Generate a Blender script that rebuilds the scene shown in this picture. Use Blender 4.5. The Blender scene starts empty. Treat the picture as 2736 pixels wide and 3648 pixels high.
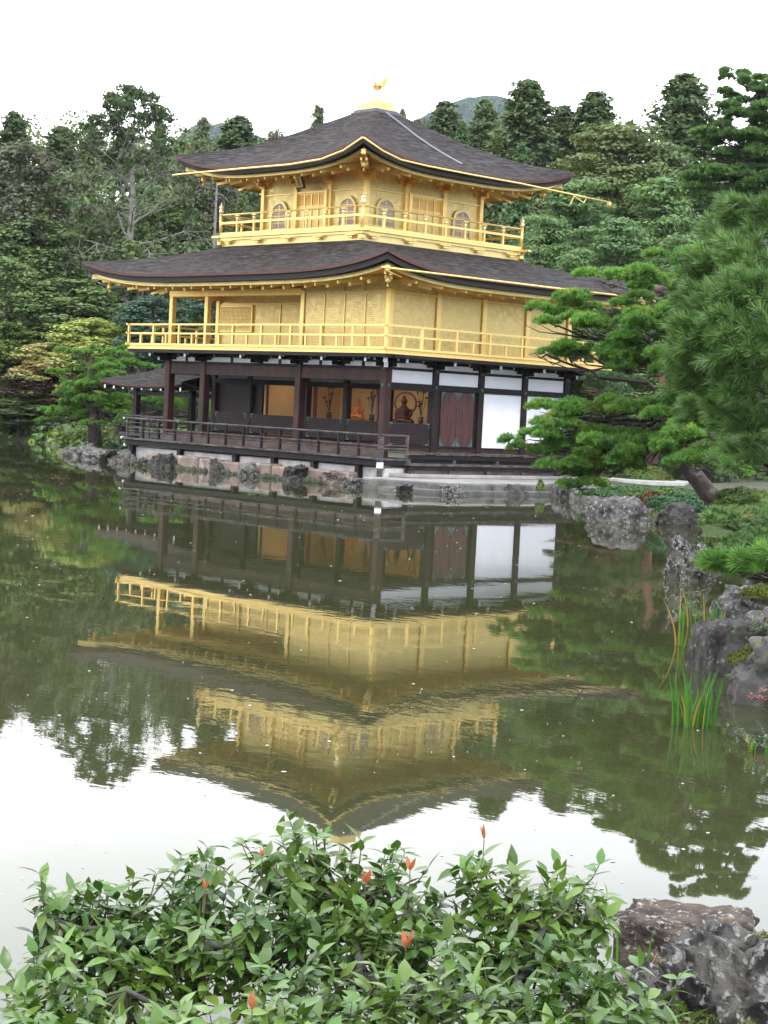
import bpy, bmesh, math, random
import numpy as np
from mathutils import Vector, Matrix, noise
R_ = math.radians
S = bpy.context.scene
COL = S.collection
PI = math.pi
# ---------------------------------------------------------------- camera
CAM = Vector((43.074, -39.675, 2.569))
YAW, PITCH, ROLL, FPX = 0.8240, -0.0580, 0.0500, 6499.0
fw = Vector((-math.sin(YAW) * math.cos(PITCH), math.cos(YAW) * math.cos(PITCH), math.sin(PITCH)))
rt = Vector((math.cos(YAW), math.sin(YAW), 0)); up = rt.cross(fw)
cr, sr = math.cos(ROLL), math.sin(ROLL)
xc = rt * cr + up * sr; yc = rt * -sr + up * cr
cd = bpy.data.cameras.new('camera'); cam = bpy.data.objects.new('camera', cd); COL.objects.link(cam)
M = Matrix((xc, yc, -fw)).transposed().to_4x4(); M.translation = CAM; cam.matrix_world = M
cd.sensor_fit = 'VERTICAL'; cd.sensor_height = 24; cd.lens = 24 * FPX / 3648
cd.clip_start = 0.1; cd.clip_end = 6000; S.camera = cam
FH = Vector((-math.sin(YAW), math.cos(YAW), 0)); RH = Vector((math.cos(YAW), math.sin(YAW), 0))
# ---------------------------------------------------------------- world
SUN_EL, SUN_AZ = 46.0, 118.0          # degrees; azimuth clockwise from north (+Y)
w = bpy.data.worlds.new('World'); S.world = w; w.use_nodes = True
nt = w.node_tree; nt.nodes.clear()
out = nt.nodes.new('ShaderNodeOutputWorld'); bg = nt.nodes.new('ShaderNodeBackground')
sky = nt.nodes.new('ShaderNodeTexSky'); sky.sky_type = 'NISHITA'; sky.sun_disc = False
sky.sun_elevation = R_(SUN_EL); sky.sun_rotation = R_(SUN_AZ); sky.dust_density = 2
tc = nt.nodes.new('ShaderNodeTexCoord'); mp = nt.nodes.new('ShaderNodeMapping'); mp.inputs['Scale'].default_value = (1, 1, 2.6)
nz = nt.nodes.new('ShaderNodeTexNoise'); nz.inputs['Scale'].default_value = 2.1; nz.inputs['Detail'].default_value = 5
dot = nt.nodes.new('ShaderNodeVectorMath'); dot.operation = 'DOT_PRODUCT'; dot.inputs[1].default_value = (-0.98, -0.18, -0.9)
ad = nt.nodes.new('ShaderNodeMath'); ad.operation = 'MULTIPLY_ADD'; ad.inputs[1].default_value = 0.42
cl = nt.nodes.new('ShaderNodeValToRGB')
cl.color_ramp.elements[0].position = 0.18; cl.color_ramp.elements[0].color = (0.56, 0.61, 0.70, 1)
cl.color_ramp.elements[1].position = 0.85; cl.color_ramp.elements[1].color = (1.0, 1.0, 1.0, 1)
sc_ = nt.nodes.new('ShaderNodeVectorMath'); sc_.operation = 'SCALE'; sc_.inputs['Scale'].default_value = 48.0
mx = nt.nodes.new('ShaderNodeMix'); mx.data_type = 'RGBA'; mx.inputs[0].default_value = 0.9
L = nt.links.new
L(tc.outputs['Generated'], mp.inputs[0]); L(mp.outputs[0], nz.inputs['Vector'])
L(tc.outputs['Generated'], dot.inputs[0]); L(dot.outputs['Value'], ad.inputs[0]); L(nz.outputs['Fac'], ad.inputs[2])
L(ad.outputs[0], cl.inputs[0]); L(cl.outputs[0], sc_.inputs[0])
L(sky.outputs[0], mx.inputs[6]); L(sc_.outputs[0], mx.inputs[7]); L(mx.outputs[2], bg.inputs[0])
bg.inputs[1].default_value = 0.1; L(bg.outputs[0], out.inputs[0])
sd = bpy.data.lights.new('sun', 'SUN'); sd.energy = 2.0; sd.angle = R_(14); sd.color = (1, .96, .9)
so = bpy.data.objects.new('sun', sd); COL.objects.link(so); so.location = (0, 0, 60)
so.rotation_euler = (R_(90 - SUN_EL), 0, R_(180 - SUN_AZ))
S.view_settings.view_transform = 'Standard'; S.view_settings.look = 'None'
S.view_settings.exposure = 0.0; S.view_settings.gamma = 1; S.view_settings.use_curve_mapping = False
S.render.engine = 'CYCLES'
cy = S.cycles; cy.max_bounces = 7; cy.diffuse_bounces = 3; cy.glossy_bounces = 4; cy.transmission_bounces = 3
cy.transparent_max_bounces = 4; cy.volume_bounces = 0; cy.use_denoising = True; cy.caustics_reflective = True
# ---------------------------------------------------------------- helpers
def tag(o, label=None, cat=None, group=None, kind=None):
    for k, v in (('label', label), ('category', cat), ('group', group), ('kind', kind)):
        if v: o[k] = v
    return o
def thing(name, label, cat, loc=(0, 0, 0), group=None, rz=0):
    o = bpy.data.objects.new(name, None); COL.objects.link(o); o.location = loc; o.rotation_euler = (0, 0, rz)
    return tag(o, label, cat, group)
def link(name, me, parent=None, loc=None):
    o = bpy.data.objects.new(name, me); COL.objects.link(o)
    if parent is not None:
        o.parent = parent
    if loc is not None: o.location = loc
    return o
def copy_tree(o, parent=None):
    c = o.copy(); COL.objects.link(c)
    if parent is not None: c.parent = parent
    for ch in list(o.children): copy_tree(ch, c)
    return c
def fast_mesh(name, V, F, mat, smooth=False, mats=None, mi=None):
    """V (n,3) array, F (m,k) array"""
    V = np.asarray(V, dtype=np.float32); F = np.asarray(F, dtype=np.int32); k = F.shape[1]
    me = bpy.data.meshes.new(name); me.vertices.add(len(V)); me.vertices.foreach_set('co', V.ravel())
    me.loops.add(F.size); me.loops.foreach_set('vertex_index', F.ravel())
    me.polygons.add(len(F)); me.polygons.foreach_set('loop_start', np.arange(0, F.size, k, dtype=np.int32))
    try: me.polygons.foreach_set('loop_total', np.full(len(F), k, dtype=np.int32))
    except Exception: pass
    if smooth: me.polygons.foreach_set('use_smooth', np.ones(len(F), dtype=bool))
    for m_ in (mats or [mat]): me.materials.append(m_)
    if mi is not None: me.polygons.foreach_set('material_index', np.asarray(mi, dtype=np.int32))
    me.update(calc_edges=True); me.validate()
    return me
class MB:
    def __init__(s): s.v = []; s.f = []
    def add(s, vs, fs):
        n = len(s.v); s.v += [tuple(v) for v in vs]; s.f += [tuple(i + n for i in f) for f in fs]; return s
    def box(s, x0, x1, y0, y1, z0, z1):
        return s.add([(x0, y0, z0), (x1, y0, z0), (x1, y1, z0), (x0, y1, z0), (x0, y0, z1), (x1, y0, z1), (x1, y1, z1), (x0, y1, z1)],
                     [(0, 3, 2, 1), (4, 5, 6, 7), (0, 1, 5, 4), (1, 2, 6, 5), (2, 3, 7, 6), (3, 0, 4, 7)])
    def bar(s, a, b, wd, ht):
        a, b = Vector(a), Vector(b); d = (b - a).normalized()
        sd_ = d.cross(Vector((0, 0, 1)));
        if sd_.length < 1e-3: sd_ = Vector((1, 0, 0))
        sd_.normalize(); u = sd_.cross(d); sd_ = sd_ * wd / 2; u = u * ht / 2
        return s.add([a - sd_ - u, a + sd_ - u, a + sd_ + u, a - sd_ + u, b - sd_ - u, b + sd_ - u, b + sd_ + u, b - sd_ + u],
                     [(0, 1, 2, 3), (7, 6, 5, 4), (0, 4, 5, 1), (1, 5, 6, 2), (2, 6, 7, 3), (3, 7, 4, 0)])
    def tube(s, pts, rad, n=8, cap=True):
        pts = [Vector(p) for p in pts]; m = len(pts); rad = rad if hasattr(rad, '__len__') else [rad] * m
        vs = []; u = None
        for i, p in enumerate(pts):
            d = (pts[min(i + 1, m - 1)] - pts[max(i - 1, 0)])
            d = d.normalized() if d.length > 1e-9 else Vector((0, 0, 1))
            if u is None:
                u = d.orthogonal().normalized()
            else:
                u = (u - d * u.dot(d)); u = u.normalized() if u.length > 1e-6 else d.orthogonal().normalized()
            w_ = d.cross(u)
            for k in range(n):
                a = 2 * PI * k / n; vs.append(p + (u * math.cos(a) + w_ * math.sin(a)) * rad[i])
        fs = [(i * n + k, i * n + (k + 1) % n, (i + 1) * n + (k + 1) % n, (i + 1) * n + k) for i in range(m - 1) for k in range(n)]
        if cap: fs += [tuple(range(n - 1, -1, -1)), tuple(range((m - 1) * n, m * n))]
        return s.add(vs, fs)
    def lathe(s, c, prof, n=12):
        c = Vector(c); vs = []
        for r, z in prof:
            for k in range(n):
                a = 2 * PI * (k + .5) / n; vs.append(c + Vector((r * math.cos(a), r * math.sin(a), z)))
        m = len(prof)
        fs = [(i * n + k, i * n + (k + 1) % n, (i + 1) * n + (k + 1) % n, (i + 1) * n + k) for i in range(m - 1) for k in range(n)]
        fs += [tuple(range(n - 1, -1, -1)), tuple(range((m - 1) * n, m * n))]
        return s.add(vs, fs)
    def prism(s, poly, z0, z1):
        n = len(poly)
        return s.add([(p[0], p[1], z0) for p in poly] + [(p[0], p[1], z1) for p in poly],
                     [tuple(range(n - 1, -1, -1)), tuple(range(n, 2 * n))] + [(i, (i + 1) % n, (i + 1) % n + n, i + n) for i in range(n)])
    def grid(s, P, nu, nv):
        n = len(s.v); s.v += [tuple(p) for p in P]
        s.f += [(n + i * nv + j, n + (i + 1) * nv + j, n + (i + 1) * nv + j + 1, n + i * nv + j + 1) for i in range(nu - 1) for j in range(nv - 1)]
        return s
    def build(s, name, mat, parent=None, smooth=False, bevel=0, loc=None):
        me = bpy.data.meshes.new(name); me.from_pydata(s.v, [], s.f)
        if smooth:
            me.polygons.foreach_set('use_smooth', [True] * len(me.polygons))
        me.materials.append(mat); me.update()
        o = link(name, me, parent, loc)
        if bevel:
            b_ = o.modifiers.new('bevel', 'BEVEL'); b_.width = bevel; b_.segments = 1; b_.limit_method = 'ANGLE'
        return o
# ---------------------------------------------------------------- materials
def mat(name, c, rough=.6, metal=0, c2=None, ns=3.0, det=6, lo=.4, hi=.6, bump=0, bs=20, bstretch=None, spec=.5,
        c3=None, ns3=1.0, lo3=.55, hi3=.65, stretch=None, island=0, trans=0, objrand=0, moss=None, coat=0, bd=.02, squares=0):
    m = bpy.data.materials.new(name); m.use_nodes = True; t = m.node_tree; N = t.nodes; K = t.links.new
    p = N['Principled BSDF']; o = N['Material Output']
    p.inputs['Roughness'].default_value = rough; p.inputs['Metallic'].default_value = metal
    p.inputs['Specular IOR Level'].default_value = spec
    if coat: p.inputs['Coat Weight'].default_value = coat; p.inputs['Coat Roughness'].default_value = .25
    tcn = N.new('ShaderNodeTexCoord')
    def coord(st):
        if st is None: return tcn.outputs['Object']
        q = N.new('ShaderNodeMapping'); q.inputs['Scale'].default_value = st; K(tcn.outputs['Object'], q.inputs[0]); return q.outputs[0]
    def nzf(sc, d, st, lo_, hi_):
        n = N.new('ShaderNodeTexNoise'); n.inputs['Scale'].default_value = sc; n.inputs['Detail'].default_value = d
        n.inputs['Roughness'].default_value = .62; K(coord(st), n.inputs['Vector'])
        r = N.new('ShaderNodeMapRange'); r.inputs[1].default_value = lo_; r.inputs[2].default_value = hi_; K(n.outputs['Fac'], r.inputs[0])
        return r.outputs[0]
    def mix(f, a, b_, mode='MIX'):
        x = N.new('ShaderNodeMix'); x.data_type = 'RGBA'; x.blend_type = mode
        for i, v in ((0, f), (6, a), (7, b_)):
            if isinstance(v, (int, float)): x.inputs[i].default_value = v
            elif isinstance(v, tuple): x.inputs[i].default_value = v
            else: K(v, x.inputs[i])
        return x.outputs[2]
    cur = tuple(c) + (1,)
    if c2: cur = mix(nzf(ns, det, stretch, lo, hi), cur, tuple(c2) + (1,))
    if c3: cur = mix(nzf(ns3, 5, None, lo3, hi3), cur, tuple(c3) + (1,))
    if island or objrand:
        hs = N.new('ShaderNodeHueSaturation')
        if isinstance(cur, tuple): hs.inputs['Color'].default_value = cur
        else: K(cur, hs.inputs['Color'])
        val = None
        if island:
            g = N.new('ShaderNodeNewGeometry'); r = N.new('ShaderNodeMapRange'); r.inputs[3].default_value = 1 - island; r.inputs[4].default_value = 1 + island
            K(g.outputs['Random Per Island'], r.inputs[0]); val = r.outputs[0]
            r2 = N.new('ShaderNodeMapRange'); r2.inputs[3].default_value = .485; r2.inputs[4].default_value = .515
            wn = N.new('ShaderNodeTexWhiteNoise'); wn.noise_dimensions = '1D'; K(g.outputs['Random Per Island'], wn.inputs['W']); K(wn.outputs['Value'], r2.inputs[0])
            K(r2.outputs[0], hs.inputs['Hue'])
        if objrand:
            oi = N.new('ShaderNodeObjectInfo'); r = N.new('ShaderNodeMapRange'); r.inputs[3].default_value = 1 - objrand; r.inputs[4].default_value = 1 + objrand
            K(oi.outputs['Random'], r.inputs[0])
            if val is None: val = r.outputs[0]
            else:
                q = N.new('ShaderNodeMath'); q.operation = 'MULTIPLY'; K(val, q.inputs[0]); K(r.outputs[0], q.inputs[1]); val = q.outputs[0]
        K(val, hs.inputs['Value']); cur = hs.outputs[0]
    if moss:
        g = N.new('ShaderNodeNewGeometry'); sp = N.new('ShaderNodeSeparateXYZ'); K(g.outputs['Normal'], sp.inputs[0])
        q = N.new('ShaderNodeMath'); q.operation = 'MULTIPLY'; K(nzf(2.2, 5, None, .48, .62), q.inputs[0])
        r = N.new('ShaderNodeMapRange'); r.inputs[1].default_value = .45; r.inputs[2].default_value = .8; K(sp.outputs['Z'], r.inputs[0]); K(r.outputs[0], q.inputs[1])
        cur = mix(q.outputs[0], cur, tuple(moss) + (1,))
    if squares:
        q = N.new('ShaderNodeVectorMath'); q.operation = 'SCALE'; q.inputs['Scale'].default_value = squares; K(tcn.outputs['Object'], q.inputs[0])
        fl = N.new('ShaderNodeVectorMath'); fl.operation = 'FLOOR'; K(q.outputs[0], fl.inputs[0]); wn = N.new('ShaderNodeTexWhiteNoise'); K(fl.outputs[0], wn.inputs['Vector'])
        r = N.new('ShaderNodeMapRange'); r.inputs[3].default_value = .86; r.inputs[4].default_value = 1.10; K(wn.outputs['Value'], r.inputs[0])
        r2 = N.new('ShaderNodeMapRange'); r2.inputs[3].default_value = rough - .10; r2.inputs[4].default_value = rough + .14; K(wn.outputs['Value'], r2.inputs[0]); K(r2.outputs[0], p.inputs['Roughness'])
        hs = N.new('ShaderNodeHueSaturation'); K(r.outputs[0], hs.inputs['Value'])
        if isinstance(cur, tuple): hs.inputs['Color'].default_value = cur
        else: K(cur, hs.inputs['Color'])
        cur = hs.outputs[0]
    if isinstance(cur, tuple): p.inputs['Base Color'].default_value = cur
    else: K(cur, p.inputs['Base Color'])
    if bump:
        n = N.new('ShaderNodeTexNoise'); n.inputs['Scale'].default_value = bs; n.inputs['Detail'].default_value = 6; n.inputs['Roughness'].default_value = .65
        K(coord(bstretch), n.inputs['Vector']); b_ = N.new('ShaderNodeBump'); b_.inputs['Strength'].default_value = bump; b_.inputs['Distance'].default_value = bd
        K(n.outputs['Fac'], b_.inputs['Height']); K(b_.outputs[0], p.inputs['Normal'])
    if trans:
        tr = N.new('ShaderNodeBsdfTranslucent'); ms = N.new('ShaderNodeMixShader'); ms.inputs[0].default_value = trans
        x = mix(1.0, cur if not isinstance(cur, tuple) else cur, (1.25, 1.3, .6, 1), 'MULTIPLY'); K(x, tr.inputs['Color'])
        K(p.outputs[0], ms.inputs[1]); K(tr.outputs[0], ms.inputs[2]); K(ms.outputs[0], o.inputs['Surface'])
    return m
GOLD = mat('gold_leaf_wall', (.72, .555, .205), .40, .5, c2=(.64, .50, .20), ns=11, bump=.10, bs=26, bd=.01, c3=(.64, .51, .21), ns3=3.2, lo3=.46, hi3=.7, squares=9.1)
GOLDB = mat('gold_leaf_bright', (.86, .62, .205), .38, .5, c2=(.79, .57, .20), ns=6, bump=.05, bs=30, bd=.005)
GOLDD = mat('gold_leaf_soffit', (.86, .51, .13), .45, .5, c2=(.76, .44, .12), ns=3)
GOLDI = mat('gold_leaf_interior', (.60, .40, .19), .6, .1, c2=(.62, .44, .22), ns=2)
BARK_ROOF = mat('cypress_bark_shingles', (.092, .081, .077), .9, c2=(.021, .017, .016), ns=3.2, stretch=(.7, .7, 6), lo=.36, hi=.60, bump=1, bs=9, bstretch=(.6, .6, 6), bd=.10, c3=(.045, .032, .030), ns3=.5, lo3=.48, hi3=.72, spec=.15)
RED_EDGE = mat('reddish_shingle_edge', (.10, .030, .020), .7, c2=(.06, .022, .018), ns=4)
DARK_EDGE = mat('dark_shingle_edge', (.018, .013, .012), .8)
WOOD = mat('dark_brown_timber', (.026, .013, .011), .55, c2=(.012, .008, .007), ns=5, stretch=(1, 1, .25), bump=.2, bs=30, bstretch=(1, 1, .1), spec=.2)
WOODR = mat('red_brown_timber', (.055, .019, .014), .55, c2=(.020, .009, .008), ns=4, stretch=(1, 1, .3), bump=.2, bs=30, bstretch=(1, 1, .1), spec=.25)
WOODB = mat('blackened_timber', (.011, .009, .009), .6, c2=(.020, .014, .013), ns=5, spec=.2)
WOODG = mat('weathered_grey_timber', (.115, .098, .095), .75, c2=(.045, .038, .038), ns=3, stretch=(1, 1, 3), bump=.3, bs=25, spec=.2)
WHITE = mat('white_plaster', (.80, .80, .83), .8, c2=(.76, .76, .80), ns=2)
WHITEP = mat('white_painted_timber_end', (.82, .82, .86), .6)
PLAST = mat('weathered_foundation_plaster', (.60, .58, .56), .9, c2=(.36, .33, .31), ns=1.7, lo=.45, hi=.7, bump=.4, bs=6)
GRANP = mat('pinkish_granite', (.27, .19, .145), .85, c2=(.15, .115, .10), ns=3.5, lo=.36, hi=.62, c3=(.34, .29, .25), ns3=2.3, bump=.5, bs=9)
BRONZE = mat('green_bronze_fitting', (.085, .135, .125), .6, c2=(.05, .08, .075), ns=30)
MESHW = mat('lattice_shutter', (.034, .017, .015), .6)
STONE = mat('paving_stone', (.36, .335, .31), .85, c2=(.27, .25, .23), ns=2.0, bump=.3, bs=10, c3=(.22, .20, .18), ns3=.8, lo3=.55, hi3=.75)
STONEG = mat('grey_cut_stone', (.15, .145, .13), .9, c2=(.075, .075, .068), ns=2.0, bump=.6, bs=8)
WINPAP = mat('pale_window_lining', (.36, .32, .42), .8)
PLQ = mat('dark_plaque_board', (.015, .02, .035), .4)
HAZE_D = 0.00008
# ================================================================ GOLDEN PAVILION
b = 2.13; by = 2.141; W_ = -5.5 * b; N_ = 4 * by
PAV = thing('golden_pavilion', 'three-storey gold-leafed temple pavilion with dark timber ground floor at the pond edge', 'pavilion')
def loft_roof(er, ir, ez, cz, zi, k, pm, ph, ns=20, nt=44):
    """hipped curved roof: er/ir outer/inner rect, returns MB; pm/ph profiles list over s (mid, hip)"""
    mb = MB(); oc = [(er[0], er[2]), (er[1], er[2]), (er[1], er[3]), (er[0], er[3])]; ic = [(ir[0], ir[2]), (ir[1], ir[2]), (ir[1], ir[3]), (ir[0], ir[3])]
    def pf(tab, s):
        for (a, za), (c, zc) in zip(tab, tab[1:]):
            if s <= c: return za + (zc - za) * (s - a) / (c - a)
        return tab[-1][1]
    for q in range(4):
        o0, o1, i0, i1 = oc[q], oc[(q + 1) % 4], ic[q], ic[(q + 1) % 4]; P = []
        for i in range(ns):
            s = i / (ns - 1)
            for j in range(nt):
                u = j / (nt - 1); t = abs(2 * u - 1) ** k
                xo, yo = o0[0] + (o1[0] - o0[0]) * u, o0[1] + (o1[1] - o0[1]) * u
                xi, yi = i0[0] + (i1[0] - i0[0]) * u, i0[1] + (i1[1] - i0[1]) * u
                zm, zh = pf(pm, s), pf(ph, s)
                P.append((xo + (xi - xo) * s, yo + (yi - yo) * s, zm + (zh - zm) * t))
        mb.grid(P, ns, nt)
    return mb
def eave_z(u, zm, zh, k): return zm + (zh - zm) * abs(2 * u - 1) ** k
def band(er, ins, dt, db, thick, zm, zh, k, nt=60, lift=0):
    """strip round the eave, following its curve: outer face inset 'ins', from eave-dt down to eave-db"""
    mb = MB(); r = (er[0] + ins, er[1] - ins, er[2] + ins, er[3] - ins)
    c = [(r[0], r[2]), (r[1], r[2]), (r[1], r[3]), (r[0], r[3])]; r2 = (r[0] + thick, r[1] - thick, r[2] + thick, r[3] - thick)
    d = [(r2[0], r2[2]), (r2[1], r2[2]), (r2[1], r2[3]), (r2[0], r2[3])]
    for q in range(4):
        o0, o1, i0, i1 = c[q], c[(q + 1) % 4], d[q], d[(q + 1) % 4]; P = []
        for j in range(nt):
            u = j / (nt - 1); z = eave_z(u, zm, zh, k) - lift * abs(2 * u - 1) ** k
            xo, yo = o0[0] + (o1[0] - o0[0]) * u, o0[1] + (o1[1] - o0[1]) * u
            xi, yi = i0[0] + (i1[0] - i0[0]) * u, i0[1] + (i1[1] - i0[1]) * u
            P += [(xi, yi, z - dt), (xo, yo, z - dt), (xo, yo, z - db), (xi, yi, z - db)]
        mb.grid(P, nt, 4)
    return mb
def soffit(er, ins, dz, wr, zw, zm, zh, k, nt=40, ns=6, lift=0):
    mb = MB(); r = (er[0] + ins, er[1] - ins, er[2] + ins, er[3] - ins)
    c = [(r[0], r[2]), (r[1], r[2]), (r[1], r[3]), (r[0], r[3])]; d = [(wr[0], wr[2]), (wr[1], wr[2]), (wr[1], wr[3]), (wr[0], wr[3])]
    for q in range(4):
        o0, o1, i0, i1 = c[q], c[(q + 1) % 4], d[q], d[(q + 1) % 4]; P = []
        for i in range(ns):
            s = i / (ns - 1)
            for j in range(nt):
                u = j / (nt - 1); z = eave_z(u, zm, zh, k) - dz - lift * abs(2 * u - 1) ** k
                xo, yo = o0[0] + (o1[0] - o0[0]) * u, o0[1] + (o1[1] - o0[1]) * u
                xi, yi = i0[0] + (i1[0] - i0[0]) * u, i0[1] + (i1[1] - i0[1]) * u
                P.append((xo + (xi - xo) * s, yo + (yi - yo) * s, z + (zw - z) * s))
        mb.grid(P, ns, nt)
    return mb
# ---- main roofs
E3 = (-10.90, -0.82, -0.75, 9.33); I3 = (-6.50, -5.22, 3.65, 4.93)
r3 = loft_roof(E3, I3, 0, 0, 0, 3.4, [(0, 10.56), (.12, 10.74), (.27, 11.02), (.42, 11.34), (.55, 11.65), (.67, 11.96), (.79, 12.3), (.9, 12.62), (1, 12.9)],
               [(0, 11.19), (.115, 11.27), (.27, 11.39), (.42, 11.6), (.55, 11.85), (.67, 12.1), (.79, 12.4), (.9, 12.65), (1, 12.9)], 26, 60)
TOP = r3.build('upper_roof', BARK_ROOF, PAV, smooth=True)
band(E3, .0, .0, .105, .3, 10.56, 11.19, 3.4).build('roof_edge', RED_EDGE, TOP)
band(E3, .07, .10, .27, .5, 10.56, 11.19, 3.4, lift=.02).build('under_edge', DARK_EDGE, TOP)
band(E3, .34, .265, .37, .12, 10.56, 11.19, 3.4, lift=.10).build('eave_board', GOLD, TOP)
E2 = (-14.12, 2.40, -2.40, 10.96); I2 = (-9.68, -2.04, .47, 8.11)
r2 = loft_roof(E2, I2, 0, 0, 0, 4.2, [(0, 6.74), (.2, 6.91), (.4, 7.12), (.6, 7.37), (.8, 7.66), (1, 7.98)],
               [(0, 7.30), (.2, 7.35), (.43, 7.46), (.58, 7.54), (.73, 7.67), (.88, 7.82), (1, 7.98)], 20, 70)
MID = r2.build('middle_roof', BARK_ROOF, PAV, smooth=True)
band(E2, .0, .0, .095, .3, 6.74, 7.30, 4.2).build('roof_edge', RED_EDGE, MID)
band(E2, .07, .09, .28, .5, 6.74, 7.30, 4.2, lift=.02).build('under_edge', DARK_EDGE, MID)
band(E2, .34, .275, .40, .12, 6.74, 7.30, 4.2, lift=.10).build('eave_board', GOLD, MID)
B3 = (-8.60, -3.12, 1.55, 7.03)
soffit(E3, .44, .33, B3, 10.75, 10.56, 11.19, 3.4, lift=.1).build('soffit', GOLDD, TOP, smooth=True)
soffit(E2, .44, .36, (W_, 0, 0, N_), 6.78, 6.74, 7.30, 4.2, lift=.1).build('soffit', GOLDD, MID, smooth=True)
def rafters(er, wr, dz, zw, zm, zh, k, step, ins, parent, lift=.1, sz=.09, size_end=.02):
    for side in range(4):
        a0, a1 = ((er[0], er[1]) if side % 2 == 0 else (er[2], er[3]))
        w0, w1 = ((wr[0], wr[1]) if side % 2 == 0 else (wr[2], wr[3]))
        n = int(round((a1 - a0 - 1.2) / step))
        for i in range(n + 1):
            a = a0 + .6 + (a1 - a0 - 1.2) * i / n; u = (a - a0) / (a1 - a0)
            wa = min(max(a, w0 + .0), w1 - .0)
            z = eave_z(u, zm, zh, k) - dz - lift * abs(2 * u - 1) ** k
            if side == 0: p, q = (a, er[2] + ins, z), (wa, wr[2], zw)
            elif side == 2: p, q = (a, er[3] - ins, z), (wa, wr[3], zw)
            elif side == 1: p, q = (er[1] - ins, a, z), (wr[1], wa, zw)
            else: p, q = (er[0] + ins, a, z), (wr[0], wa, zw)
            p, q = Vector(p), Vector(q); d = Vector((0, 0, -sz * .5))
            mb = MB(); mb.bar(p + d, q + d, sz * .8, sz)
            e = (q - p).normalized(); m_ = p + e * .55 + Vector((0, 0, -sz - .05)); mb.bar(m_, m_ + e * .5, .08, .08)
            mb.bar(m_ - e * .03, m_ - e * .002, .11, .11); mb.build('rafter', GOLDB, parent)
rafters(E2, (W_, 0, 0, N_), .40, 6.70, 6.74, 7.30, 4.2, 1.06, .48, MID)
rafters(E3, B3, .37, 10.70, 10.56, 11.19, 3.4, 1.0, .48, TOP)
# hip corner beams + hanging wind bells
def bell(p, parent):
    MB().tube([p, (p[0], p[1], p[2] - .12)], .012, 5).lathe((p[0], p[1], p[2] - .32), [(.0, .20), (.06, .19), (.075, .08), (.10, .0), (.02, -.02), (.015, -.10), (.04, -.14)], 8).build('wind_bell', GOLDB, parent, smooth=True)
for (er, wr, zc, zw, par) in ((E3, B3, 10.68, 10.60, TOP), (E2, (W_, 0, 0, N_), 6.76, 6.66, MID)):
    for i, j in ((0, 2), (1, 2), (1, 3), (0, 3)):
        sx = 1 if i == 0 else -1; sy = 1 if j == 2 else -1
        p = Vector((er[i] + sx * .28, er[j] + sy * .28, zc)); q = Vector((wr[i], wr[j], zw - .05))
        MB().bar(p, q, .16, .17).build('corner_beam', GOLDB, par, bevel=.01)
        bell(tuple(p + Vector((sx * .45, sy * .45, -.08))), par)
# rain gutters
g = MB().tube([(-10.85, -.88, 10.43), (-10.3, -.88, 10.44), (-6.4, -.88, 10.42), (-4.3, -.88, 10.40), (-2.7, -.88, 10.47), (-1.6, -.88, 10.68), (-.72, -.88, 11.03)], .036, 6)
g.tube([(-.70, -.85, 11.03), (-.70, 0, 10.72), (-.70, .8, 10.54), (-.70, 2, 10.49), (-.70, 4, 10.46), (-.70, 6.5, 10.45), (-.70, 9.3, 10.38), (-.70, 11.25, 10.33)], .036, 6)
g.lathe((-.70, 11.2, 10.12), [(.03, 0), (.07, .1), (.09, .2)], 6).build('rain_gutter', GOLDB, TOP, smooth=True)
MB().tube([(-.7, 9.0, 10.42), (-.7, 9.8, 10.16), (-.7, 9.95, 10.36)], .022, 5).tube([(-.7, 9.1, 10.05), (-.7, 9.3, 10.38)], .02, 5).build('gutter_brace', GOLDB, TOP)
MB().tube([(2.55, -2.75, 6.70), (2.55, -.6, 6.70), (2.55, 4.8, 6.69), (2.55, 9.9, 6.71)], .036, 6).tube([(2.5, -2.5, 6.62), (2.2, -1.6, 6.5)], .02, 5).build('rain_gutter', GOLDB, MID, smooth=True)
# snow chain lying on the upper roof
mb = MB()
for i in range(46):
    f = i / 45; lx = -5.15 + 3.3 * f
    y_ = 4.15 + .55 * f; s_ = (-.82 - lx) / 4.4; s_ = 1 - (lx + 5.22) / 4.4
    tab = [(0, 10.56), (.12, 10.74), (.27, 11.02), (.42, 11.34), (.55, 11.65), (.67, 11.96), (.79, 12.3), (.9, 12.62), (1, 12.9)]
    zz = np.interp(s_, [a for a, c in tab], [c for a, c in tab]) + .05
    mb.box(lx - .05, lx + .03, y_ - .014, y_ + .014, zz - .02, zz + .015)
mb.build('roof_chain', mat('galvanised_chain', (.55, .56, .6), .4, .4), TOP)
# ---- roof crown and phoenix
MB().box(-6.51, -5.21, 3.64, 4.94, 12.80, 12.96).box(-6.44, -5.28, 3.71, 4.87, 12.961, 13.03).build('crown_plinth', mat('grey_copper_plinth', (.11, .10, .13), .5, c2=(.07, .065, .08), ns=5, bump=.3, bs=20, bstretch=(.3, .3, 3)), TOP, bevel=.01)
MB().box(-6.38, -5.34, 3.77, 4.81, 13.031, 13.13).box(-6.26, -5.46, 3.89, 4.69, 13.131, 13.35).build('crown_box', GOLDB, TOP, bevel=.012)
MB().lathe((-5.86, 4.29, 13.35), [(.13, 0), (.12, .06), (.05, .10), (.04, .2)], 10).build('crown_finial', GOLDB, TOP, smooth=True)
ph = MB(); c = Vector((-5.86, 4.29, 0))
ph.tube([c + Vector((0, -.05, 13.5)), c + Vector((.03, -.04, 13.78))], .013, 6).tube([c + Vector((.05, .03, 13.5)), c + Vector((.05, .03, 13.78))], .013, 6)
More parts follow.
